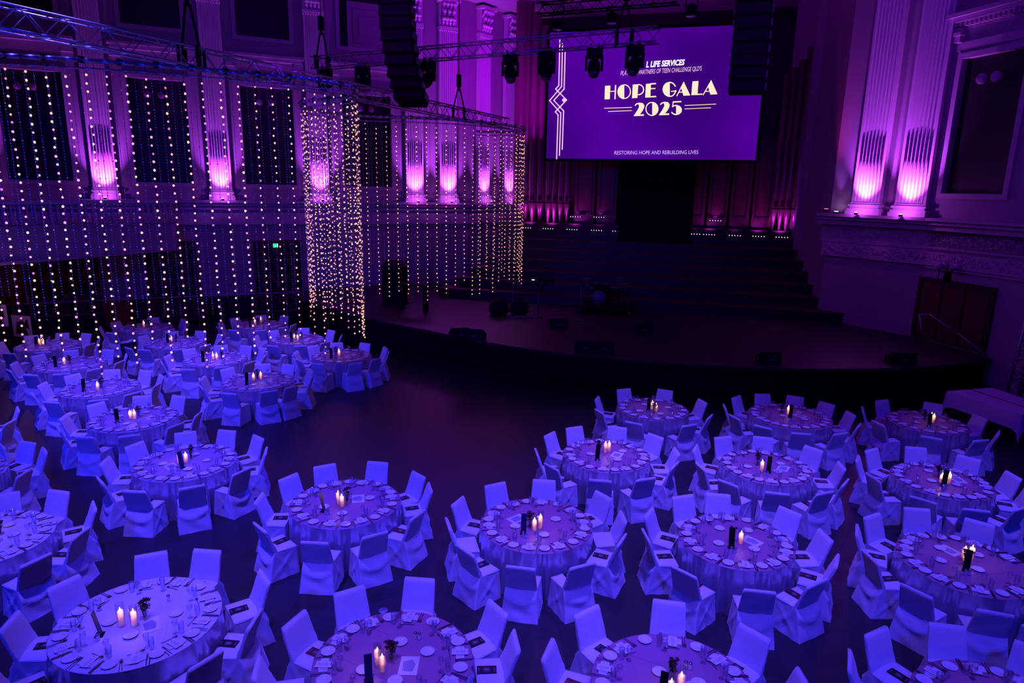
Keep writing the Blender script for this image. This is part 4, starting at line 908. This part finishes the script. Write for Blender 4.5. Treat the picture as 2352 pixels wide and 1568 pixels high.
TABLES=[
(1,-2.76,10.47,0.92,[(16,1.44),(43,1.46),(81,1.49),(117,1.45),(150,1.39),(184,1.39),(224,1.5),(266,1.49),(302,1.44),(337,1.38)],[16,43,81,117,150,184,224,266,302,337],{'c':[(-0.1,-0.08),(-0.02,-0.16)],'s':(-0.26,-0.35),'v':(0.02,0.02),'k':[(-0.25,-0.46),(-0.2,-0.48)],'p':[(-0.31,-0.2),(0.05,-0.43),(0.4,0.17),(-0.06,0.33)],'h':(0.18,0.14)}),
(2,-6.2,12.01,0.92,[(14,1.45),(47,1.48),(83,1.45),(117,1.33),(157,1.33),(188,1.4),(227,1.46),(264,1.49),(301,1.46),(335,1.43)],[14,47,83,117,157,188,227,264,301,335],{'c':[(-0.06,-0.12),(0.02,-0.05)],'s':(0.11,-0.33),'v':(0.02,0.16),'k':[(0.03,-0.4),(0.1,-0.43)],'p':[(-0.37,-0.14),(0.38,0.07),(0.19,-0.49),(0.02,0.35)],'h':(-0.17,-0.23)}),
(3,-8.5,14.35,0.92,[(3,1.42),(31,1.47),(77,1.38),(111,1.33),(153,1.33),(190,1.35),(224,1.41),(260,1.44),(297,1.44),(333,1.35)],[3,31,77,111,153,190,224,260,297,333],{'c':[(-0.03,-0.06),(0.07,-0.09)],'s':(-0.17,-0.3),'v':(0.05,0.12),'k':[(-0.15,-0.28),(-0.07,-0.29)],'p':[(-0.36,0.1),(0.36,0.12),(0.05,-0.38),(0.08,0.4)],'h':(0.26,-0.08)}),
(4,-10.6,16.58,0.92,[(39,1.44),(71,1.41),(111,1.33),(148,1.33),(183,1.35),(222,1.39),(263,1.53),(298,1.47),(331,1.43),(360,1.46)],[39,71,111,148,183,222,263,298,331,360],{'c':[(0.11,-0.28)],'s':(-0.2,-0.34),'v':(0.05,-0.02),'k':[(-0.15,-0.28),(-0.07,-0.29)],'p':[(-0.36,0.1),(0.36,0.12),(0.05,-0.38),(0.08,0.4)],'h':(0.26,-0.08)}),
(5,-12.77,18.77,0.92,[(2,1.41),(35,1.39),(79,1.34),(121,1.33),(158,1.33),(195,1.37),(229,1.47),(266,1.5),(294,1.47),(326,1.43)],[2,35,79,121,158,195,229,266,294,326],{'c':[(-0.14,-0.06)],'s':(-0.2,-0.33),'v':(-0.04,0.02),'k':[(-0.15,-0.28),(-0.07,-0.29)],'p':[(-0.36,0.1),(0.36,0.12),(0.05,-0.38),(0.08,0.4)],'h':(0.26,-0.08)}),
(6,-14.9,20.95,0.91,[(32,1.4),(73,1.4),(109,1.36),(144,1.4),(188,1.33),(228,1.45),(265,1.48),(299,1.46),(333,1.36),(354,1.45)],[32,73,109,144,188,228,265,299,333,354],{'c':[(-0.25,-0.01),(-0.19,-0.01)],'s':(-0.24,-0.19),'v':(-0.17,0.12),'k':[(-0.15,-0.28),(-0.07,-0.29)],'p':[(-0.36,0.1),(0.36,0.12),(0.05,-0.38),(0.08,0.4)],'h':(0.26,-0.08)}),
(7,-6.87,17.47,0.93,[(7,1.44),(36,1.46),(74,1.39),(106,1.38),(146,1.33),(183,1.35),(218,1.44),(262,1.45),(300,1.4),(327,1.4)],[7,36,74,106,146,183,218,262,300,327],{'c':[(-0.07,-0.08),(0.04,0.14)],'s':(-0.14,-0.37),'v':(-0.08,0.21),'k':[(-0.15,-0.28),(-0.07,-0.29)],'p':[(-0.36,0.1),(0.36,0.12),(0.05,-0.38),(0.08,0.4)],'h':(0.26,-0.08)}),
(8,-8.96,19.67,0.91,[(7,1.44),(40,1.4),(74,1.36),(109,1.33),(148,1.33),(183,1.36),(218,1.46),(265,1.53),(301,1.41),(332,1.43)],[7,40,74,109,148,183,218,265,301,332],{'c':[(-0.02,-0.11),(0.08,-0.11)],'s':(-0.22,-0.34),'v':(0.15,0.06),'k':[(-0.15,-0.28),(-0.07,-0.29)],'p':[(-0.36,0.1),(0.36,0.12),(0.05,-0.38),(0.08,0.4)],'h':(0.26,-0.08)}),
(9,-11.15,21.65,0.93,[(3,1.36),(39,1.42),(82,1.43),(122,1.33),(160,1.33),(188,1.39),(235,1.49),(259,1.42),(298,1.39),(335,1.33)],[3,39,82,122,160,188,235,259,298,335],{'c':[(-0.17,0.08)],'s':(-0.23,-0.05),'v':(-0.06,0.16),'k':[(-0.15,-0.28),(-0.07,-0.29)],'p':[(-0.36,0.1),(0.36,0.12),(0.05,-0.38),(0.08,0.4)],'h':(0.26,-0.08)}),
(10,-13.35,23.92,0.9,[(9,1.42),(54,1.35),(108,1.33),(162,1.33),(204,1.43),(252,1.46),(296,1.45),(331,1.39)],[9,54,108,162,204,252,296,331],{'c':[(-0.07,0.01)],'s':(-0.32,-0.09),'v':(0.07,0.1),'k':[(-0.15,-0.28),(-0.07,-0.29)],'p':[(-0.36,0.1),(0.36,0.12),(0.05,-0.38),(0.08,0.4)],'h':(0.26,-0.08)}),
(11,-7.38,22.53,0.9,[(10,1.46),(53,1.4),(99,1.38),(142,1.33),(183,1.34),(212,1.42),(256,1.45),(289,1.43),(328,1.4)],[10,53,99,142,183,212,256,289,328],{'c':[(-0.05,-0.18),(0.08,-0.23)],'s':(-0.1,-0.31),'v':(0.14,-0.02),'k':[(-0.15,-0.28),(-0.07,-0.29)],'p':[(-0.36,0.1),(0.36,0.12),(0.05,-0.38),(0.08,0.4)],'h':(0.26,-0.08)}),
(12,-9.55,24.81,0.9,[(68,1.38),(106,1.33),(149,1.33),(186,1.36),(224,1.49),(256,1.49),(290,1.47),(326,1.38),(348,1.44)],[68,106,149,186,224,256,290,326,348],{'c':[(-0.15,-0.01),(-0.05,0.33)],'s':(-0.2,-0.34),'v':(-0.07,0.08),'k':[(-0.15,-0.28),(-0.07,-0.29)],'p':[(-0.36,0.1),(0.36,0.12),(0.05,-0.38),(0.08,0.4)],'h':(0.26,-0.08)}),
(13,-5.33,20.39,0.91,[(8,1.45),(33,1.46),(71,1.42),(112,1.33),(143,1.33),(181,1.33),(222,1.39),(257,1.4),(301,1.41),(331,1.42)],[8,33,71,112,143,181,222,257,301,331],{'c':[(-0.05,-0.1)],'s':(-0.23,-0.34),'v':(-0.2,0.11),'k':[(-0.15,-0.28),(-0.07,-0.29)],'p':[(-0.36,0.1),(0.36,0.12),(0.05,-0.38),(0.08,0.4)],'h':(0.26,-0.08)}),
(14,-7.8,9.06,0.9,[(3,1.42),(41,1.42),(80,1.4),(116,1.36),(331,1.45)],[3,41,80,116,152,188,224,260,296,331],{'c':[(-0.1,0.05),(0.05,0.02)],'s':(-0.2,-0.12),'v':(0.15,0.12),'k':[(-0.15,-0.28),(-0.07,-0.29)],'p':[(-0.36,0.1),(0.36,0.12),(0.05,-0.38),(0.08,0.4)],'h':(0.26,-0.08)}),
(15,-10.1,11.17,0.9,[(43,1.48),(72,1.48),(359,1.37)],[43,72,108,144,180,216,252,288,324,359],{'c':[(-0.1,0.05),(0.05,0.02)],'s':(-0.2,-0.12),'v':(0.15,0.12),'k':[(-0.15,-0.28),(-0.07,-0.29)],'p':[(-0.36,0.1),(0.36,0.12),(0.05,-0.38),(0.08,0.4)],'h':(0.26,-0.08)}),
(16,-4.5,7.24,0.94,[(35,1.49),(82,1.46),(111,1.34),(155,1.33),(188,1.42),(224,1.45),(327,1.42),(358,1.45)],[35,82,111,155,188,224,260,296,327,358],{'c':[(-0.14,-0.12),(0.01,-0.11)],'s':(-0.28,-0.3),'v':(0.06,0.03),'k':[(-0.26,-0.4),(0.17,0.39)],'p':[(-0.32,-0.07),(0.4,0.13),(0.07,-0.3)],'h':(0.19,-0.1)}),
(17,-1.27,6.62,0.9,[(11,1.41),(39,1.45),(85,1.47),(122,1.37),(155,1.38),(189,1.47)],[11,39,85,122,155,189,225,261,297,333],{'c':[(-0.16,-0.09),(-0.09,-0.18)],'s':(-0.2,-0.37),'v':(-0.02,-0.01),'k':[(0.2,0.38),(0.24,0.37)],'p':[(-0.3,-0.18),(0.37,0.14),(0.03,0.3),(0.08,-0.34)],'h':(0.19,-0.09)}),
(18,0.45,9.86,0.9,[(5,1.41),(38,1.48),(82,1.44),(119,1.38),(157,1.36),(188,1.39),(224,1.47),(260,1.46),(295,1.48),(334,1.4)],[5,38,82,119,157,188,224,260,295,334],{'c':[(-0.04,-0.2),(0.05,-0.15)],'s':(-0.21,-0.34),'v':(-0.09,-0.13),'k':[(-0.24,-0.46),(-0.19,-0.5)],'p':[(-0.34,-0.11),(0.32,0.15),(0.11,-0.36)],'h':(-0.31,0.15)}),
(19,1.96,12.79,0.88,[(2,1.43),(39,1.48),(74,1.44),(112,1.41),(142,1.38),(185,1.43),(217,1.45),(258,1.47),(292,1.44),(330,1.4)],[2,39,74,112,142,185,217,258,292,330],{'c':[(-0.02,0.11),(0.08,0.19)],'s':(-0.22,-0.3),'v':(-0.1,0.11),'k':[(-0.24,-0.44),(-0.19,-0.45)],'p':[(-0.32,0.0),(0.39,0.2),(0.19,-0.26)],'h':(0.22,0.01)}),
(20,3.5,15.79,0.87,[(16,1.36),(66,1.42),(112,1.36),(160,1.39),(203,1.49),(242,1.48),(291,1.49),(328,1.41)],[16,66,112,160,203,242,291,328],{'c':[(-0.02,-0.03),(0.04,-0.19)],'s':(-0.14,-0.2),'v':(-0.01,-0.32),'k':[(-0.19,-0.36),(-0.14,-0.39)],'p':[(-0.15,0.3),(0.4,0.1),(-0.36,-0.21),(0.1,-0.41)],'h':None}),
(21,3.53,9.47,0.86,[(2,1.36),(35,1.43),(83,1.4),(111,1.38),(150,1.37),(185,1.41),(225,1.51),(263,1.5),(299,1.45),(332,1.41)],[2,35,83,111,150,185,225,263,299,332],{'c':[(0.03,-0.1)],'s':(-0.15,-0.25),'v':(-0.06,-0.07),'k':[(-0.18,-0.36),(-0.14,-0.37)],'p':[(-0.15,0.35),(0.28,0.3),(-0.3,-0.12),(0.19,-0.27)],'h':(0.24,-0.02)}),
(22,5.05,12.37,0.86,[(33,1.48),(72,1.41),(111,1.38),(152,1.33),(190,1.4),(223,1.47),(258,1.43),(293,1.45),(324,1.43),(358,1.43)],[33,72,111,152,190,223,258,293,324,358],{'c':[(-0.17,-0.27)],'s':(-0.1,-0.29),'v':(-0.14,0.07),'k':[(-0.18,-0.43),(-0.13,-0.43)],'p':[(0.34,0.13),(-0.38,-0.05),(0.13,-0.26)],'h':(0.31,-0.08)}),
(23,6.75,15.47,0.96,[(31,1.45),(62,1.44),(98,1.43),(130,1.47),(167,1.51),(196,1.54),(226,1.5),(257,1.49),(291,1.51),(327,1.5),(360,1.47)],[31,62,98,130,167,196,226,257,291,327,360],{'c':[(-0.0,0.11)],'s':(-0.05,-0.15),'v':(-0.1,0.23),'k':[(-0.15,-0.37),(-0.1,-0.37)],'p':[(-0.09,0.5),(0.39,0.29),(-0.16,-0.03),(0.25,-0.26)],'h':(0.27,0.03)}),
(24,8.2,11.88,0.86,[(5,1.42),(38,1.46),(76,1.46),(117,1.43),(148,1.44),(186,1.39),(225,1.43),(260,1.43),(293,1.41),(338,1.37)],[5,38,76,117,148,186,225,260,293,338],{'c':[(-0.09,-0.14),(0.04,-0.17)],'s':(-0.14,-0.29),'v':(0.02,0.12),'k':[(-0.2,-0.39),(-0.14,-0.38)],'p':[(-0.0,0.42),(-0.21,-0.05),(0.4,0.26),(0.13,-0.2)],'h':(0.34,0.04)}),
(25,9.93,15.22,0.85,[(9,1.4),(55,1.46),(106,1.41),(154,1.38),(195,1.45),(241,1.46),(284,1.43),(319,1.38)],[9,55,106,154,195,241,284,319],{'c':[(0.08,-0.09),(0.11,0.06)],'s':(-0.16,-0.34),'v':(0.03,0.12),'k':[(-0.23,-0.46),(-0.2,-0.49)],'p':[(-0.08,0.3),(-0.3,-0.05),(0.44,0.1),(0.16,-0.38)],'h':(0.04,0.27)}),
(26,6.74,8.95,0.9,[(48,1.44),(84,1.53),(121,1.44),(149,1.44),(183,1.43),(214,1.53),(250,1.43),(290,1.45)],[12,48,84,121,149,183,214,250,290],{'c':[(0.03,0.08),(0.17,0.13)],'s':(-0.14,-0.23),'v':(-0.02,-0.09),'k':[(-0.2,-0.32),(-0.15,-0.32)],'p':[(-0.16,0.48),(-0.34,0.04),(0.05,-0.17),(0.33,0.22)],'h':(-0.02,0.34)}),
(27,1.83,6.3,0.89,[(2,1.42),(34,1.42),(78,1.41),(127,1.42),(161,1.34)],[2,34,78,127,161,198,234,270,306],{'c':[(-0.06,-0.15),(0.06,-0.08)],'s':(-0.17,-0.22),'v':(0.01,0.11),'k':[(0.21,0.29),(0.25,0.27)],'p':[(-0.1,0.2),(0.29,0.04)],'h':(0.19,-0.08)}),
(28,5.22,5.93,0.9,[(44,1.42),(79,1.41),(120,1.44),(152,1.49)],[15,44,79,120,152,188,224,260,296,332],{'c':[(-0.1,0.05),(0.05,0.02)],'s':(-0.2,-0.12),'v':(0.15,0.12),'k':[(-0.15,-0.28),(-0.07,-0.29)],'p':[(-0.36,0.1),(0.36,0.12),(0.05,-0.38),(0.08,0.4)],'h':(0.26,-0.08)}),
(29,-12.3,13.6,0.9,[(3,1.5),(44,1.42)],[3,44],{'c':[(-.1,.05)],'s':(-.2,-.12),'v':(.15,.12),'k':[(-.15,-.28),(-.07,-.29)],'p':[(.36,.12)],'h':None})]
order=sorted(TABLES,key=lambda t:NEAR.index(t[0]))
cnt=dict(plate=0,knife=0,fork=0,spoon=0,tumbler=0,wine_glass=0)
LIM=dict(plate=296,knife=292,fork=292,spoon=148,tumbler=150,wine_glass=145)
far={k:[] for k in cnt}
MESH=dict(plate=plate,knife=knife,fork=fork,spoon=spoon,tumbler=glass_a,wine_glass=glass_b)
def item(kind,name,x,y,z,rz,label,cat,group):
    if cnt[kind]>=LIM[kind]: far[kind].append((x,y,z,rz)); return None
    cnt[kind]+=1
    return put(name,MESH[kind],None,(x,y,z),rz,label,cat,group)
rr=random.Random(77)
NUM={18:'2',17:'26'}
for (n,X,Y,R,CHS,SET,O) in order:
    D=DESC[n]; sc_=R/.914
    tb_=empty('round_table',(X,Y,0),rr.uniform(0,6),'round folding table under the cloth, '+D,'table','round banquet tables'); tb_.scale=(sc_,sc_,1)
    put('tabletop',ttop,tb_); put('leg_frame',tped,tb_)
    a,b,b2,b3=CL[n%4]; b=b2 if n in (14,15,16) else b3 if n in (2,3,4,5,6,7,8,9,10,29) else b; rz=rr.uniform(0,6)
    c_=put('tablecloth',a,None,(X,Y,0),rz,'floor-length satin cloth on the '+D,'tablecloth','satin tablecloths'); c_.scale=(sc_,sc_,1)
    put('cloth_top',b,c_)
    hs=hours(sorted(set([a for a,_ in CHS])|set(SET)))
    for j,(ang,r) in enumerate(CHS):
        r=max(r,1.41+.5*(R-.9))
        t=math.radians(ang+rr.uniform(-2,2)); cx,cy=X+r*math.cos(t),Y+r*math.sin(t)
        rz=math.atan2(-math.sin(t),-math.cos(t))-PI/2+rr.uniform(-.07,.07)
        cm=CM[rr.randrange(5)]
        e=empty('banquet_chair',(cx,cy,0),rz,'white-covered chair at %s of %s'%(hs[ang],D),'chair','slip-covered banquet chairs')
        for nm,me in zip(('backrest','seat','skirt'),cm): put(nm,me,e)
        if rr.random()<.93:
            u=.33+rr.uniform(-.02,.02); red=rr.random()<.10
            px_,py_=cx-math.sin(rz)*u,cy+math.cos(rz)*u
            put('programme',PRG[1 if red else 0],None,(px_,py_,.487),rz+rr.uniform(-.12,.12),('maroon' if red else 'black')+' programme on the %s seat of %s'%(hs[ang],D),'programme','programmes on the seats')
    angs=sorted(SET)
    for j,ang in enumerate(angs):
        t=math.radians(ang); ux,uy=math.cos(t),math.sin(t); tx,ty=-uy,ux   # t to the guest's right when facing the centre is (-)(tx,ty)
        hh=hs[ang]; rz=t+PI/2                                     # local +y points to the table centre
        def at_(rad,side): return X+ux*rad*sc_+tx*side,Y+uy*rad*sc_+ty*side
        jit=lambda s=.006:rr.uniform(-s,s)
        x,y=at_(.775+jit(.01),jit()); put('napkin',nap,None,(x,y,TZ),rz+jit(.1),'folded white napkin, %s place, %s'%(hh,D),'napkin','napkins on the tables')
        x,y=at_(.765+jit(.01),jit()); put('menu_card',menu,None,(x,y,TZ+.0155),rz+PI+jit(.15),'printed menu card, %s place, %s'%(hh,D),'menu card','menu cards on the napkins')
        x,y=at_(.80,-.125+jit()); item('fork','fork',x,y,TZ,rz+jit(.05),'inner fork, %s place, %s'%(hh,D),'fork','forks on the tables')
        x,y=at_(.80,-.150+jit()); item('fork','fork',x,y,TZ,rz+jit(.05),'outer fork, %s place, %s'%(hh,D),'fork','forks on the tables')
        x,y=at_(.80,.125+jit()); item('knife','knife',x,y,TZ,rz+jit(.05),'inner knife, %s place, %s'%(hh,D),'knife','knives on the tables')
        x,y=at_(.80,.148+jit()); item('knife','knife',x,y,TZ,rz+jit(.05),'outer knife, %s place, %s'%(hh,D),'knife','knives on the tables')
        x,y=at_(.645,.0+jit()); item('spoon','spoon',x,y,TZ,rz-PI/2+jit(.25),'dessert spoon, %s place, %s'%(hh,D),'spoon','spoons on the tables')
        x,y=at_(.645,.150+jit(.02)); item('tumbler','tumbler',x,y,TZ,0,'clear tumbler, %s place, %s'%(hh,D),'glass','tumblers on the tables')
        x,y=at_(.585,.095+jit(.02)); item('wine_glass','wine_glass',x,y,TZ,0,'clear wine glass, %s place, %s'%(hh,D),'glass','wine glasses on the tables')
        nx=angs[(j-1)%len(angs)]; mid=ang-((ang-nx)%360)/2; tm=math.radians(mid)
        x,y=X+math.cos(tm)*.79*sc_,Y+math.sin(tm)*.79*sc_; item('plate','side_plate',x,y,TZ,0,'white side plate left of %s place, %s'%(hh,D),'plate','side plates on the tables')
    its=[[q[0],q[1],.058,'c'] for q in O['c']]+[[O['s'][0],O['s'][1],.062,'s'],[O['v'][0],O['v'][1],.070,'v']]+[[q[0],q[1],.026,'k'] for q in O['k']]+[[q[0],q[1],.088,'p'] for q in O['p']]
    for _ in range(60):
        for i in range(len(its)):
            for k in range(i+1,len(its)):
                a_,b_=its[i],its[k]; dx,dy=b_[0]-a_[0],b_[1]-a_[1]; d_=math.hypot(dx,dy) or 1e-4; ov=a_[2]+b_[2]-d_
                if ov>0:
                    w1=.25 if a_[3] in 'cs' else .5; w2=1-w1
                    a_[0]-=dx/d_*ov*w1; a_[1]-=dy/d_*ov*w1; b_[0]+=dx/d_*ov*w2; b_[1]+=dy/d_*ov*w2
        for a_ in its:
            d_=math.hypot(a_[0],a_[1]); lim=.50-a_[2]
            if d_>lim: a_[0]*=lim/d_; a_[1]*=lim/d_
    O=dict(c=[(q[0],q[1]) for q in its if q[3]=='c'],s=[(q[0],q[1]) for q in its if q[3]=='s'][0],v=[(q[0],q[1]) for q in its if q[3]=='v'][0],k=[(q[0],q[1]) for q in its if q[3]=='k'],p=[(q[0],q[1]) for q in its if q[3]=='p'],h=O['h'])
    for q,(px_,py_) in enumerate(O['p']):
        w_=['left','right','near','far']; 
        item('plate','side_plate',X+px_,Y+py_,TZ,0,'white plate, %s of those in the middle of the %s'%(['first','second','third','fourth'][q],D) if False else 'white plate %s candles, %s'%(('left of' if px_<-.15 else 'right of' if px_>.15 else 'before' if py_<0 else 'behind')+('' if abs(py_)<.12 or abs(px_)<=.15 else (' and nearer than' if py_<0 else ' and beyond')),D),'plate','centre plates on the tables')
    for q,(px_,py_) in enumerate(O['c']):
        g,wx,fl,wk,h=CN[(n+q)%3]
        two=len(O['c'])>1
        lab=('%s glass candle cylinder on the '%(('left' if px_<=min(c[0] for c in O['c']) else 'right')) if two else 'single glass candle cylinder on the ')+D
        e=put('candle_cylinder',g,None,(X+px_,Y+py_,TZ),0,lab,'candle','candles on the tables')
        w2=put('candle',wx,e); put('flame',fl,w2); put('wick',wk,w2)
        light('candle_light','POINT',(X+px_,Y+py_,TZ+h+.03),1.1,(1,.46,.20),size=.012)
        light('added_wax_glow','POINT',(X+px_,Y+py_,TZ+h-.030),.55,(1,.42,.30),size=.01)  # extra point light added inside the wax to make its top glow
    vx,vy=O['v']
    vm=VM[n%3]; e=put('flower_vase',vm[0],None,(X+vx,Y+vy,TZ),rr.uniform(0,1.5),'small clear vase of dark flowers, '+D,'vase','flower vases')
    put('stems',vm[1],e); put('petals',vm[2],e); put('leaves',vm[3],e)
    sx,sy=O['s']; az=math.atan2(X,Y); 
    turn={1:1.15,16:1.25,14:1.0,2:.5}.get(n,.05+rr.uniform(-.25,.25))
    e=empty('table_number',(X+sx,Y+sy,TZ+.012),-az+turn,('dark number board reading %s on the '%NUM[n] if n in NUM else 'dark upright number board on the ')+D,'table number','table number boards')
    put('board',brd if n in (18,17,16,1,2,14) else brk,e); put('foot',foot,e,(0,0,-.012))
    if n in NUM: put('number',numtext(NUM[n],.03 if n==18 else .055,.05,.25),e); put('small_mark',(MB().add([(-.02,-.006+.2*.05,.04),(.02,-.006+.2*.05,.04),(.02,-.006+.2*.075,.07),(-.02,-.006+.2*.075,.07)],[(0,1,2,3)]),m_ink),e)
    if n==20:
        e=put('number_card',(MB().box(-.055,.055,-.002,.002,0,.16).add([(-.008,-.0035,.07),(-.003,-.0035,.07),(.014,-.0035,.115),(.009,-.0035,.115)],[(0,1,2,3)],1),[m_paper,m_ink]),None,(X+.02,Y-.17,TZ),-az,'white card with a dark stroke on '+D,'card')
    for q,(px_,py_) in enumerate(O['k']):
        e=put('shaker',shaker,None,(X+px_,Y+py_,TZ),0,('salt' if q==0 else 'pepper')+' shaker, '+('left' if q==0 else 'right')+' of the pair, '+D,'shaker','salt and pepper shakers'); put('cap',shcap,e)
    if O['h']:
        put('leaflet',sheet,None,(X+O['h'][0],Y+O['h'][1],TZ+.0),rr.uniform(-.9,.9),'pale printed leaflet amid '+D,'leaflet','leaflets on the tables')
for k,L_ in far.items():
    if not L_: continue
    src=MESH[k]; vs0=[v.co.copy() for v in src.vertices]; fs0=[tuple(p.vertices) for p in src.polygons]
    mb=MB()
    for x,y,z,rz in L_: mb.add(vs0,fs0,0,True,Matrix.Translation((x,y,z))@Matrix.Rotation(rz,4,'Z'))
    lab={'plate':'white side plates on the farthest left tables','knife':'knives laid on the farther tables','fork':'forks laid on the farther tables','spoon':'dessert spoons laid on the farther tables','tumbler':'clear tumblers standing on the farther tables','wine_glass':'clear wine glasses standing on the farther tables'}[k]
    put({'plate':'side_plates','knife':'knives','fork':'forks','spoon':'spoons','tumbler':'tumblers','wine_glass':'wine_glasses'}[k],(mb,list(src.materials)),None,None,0,lab,{'plate':'plates','knife':'knives','fork':'forks','spoon':'spoons','tumbler':'glasses','wine_glass':'glasses'}[k],None,'stuff')
# jacket on the back of one chair
p=atz(297,806,.6); put('hung_jacket',(MB().grid(lambda u,v:(.26*math.cos(u*2*PI)*(1-.25*v),.10*math.sin(u*2*PI)+.02*math.sin(u*20),.86-.62*v+.01*math.sin(u*15)),28,8,closed=True,flip=True),m_jacket),None,(p.x,p.y,0),.9,'dark jacket hung over a chair in the left block','jacket')
# small round spot of light-coloured paper on the floor
p=atz(880,1402,0); put('floor_socket_cover',(MB().lathe([(.07,0),(.07,.006),(.062,.009),(.0001,.009)],20),m_alu),None,(p.x,p.y,0),0,'small round metal socket cover on the dance floor','floor socket')
print('objects',len(bpy.data.objects), 'tris', sum(len(o.data.loops)-2*len(o.data.polygons) for o in bpy.data.objects if o.type=='MESH'))
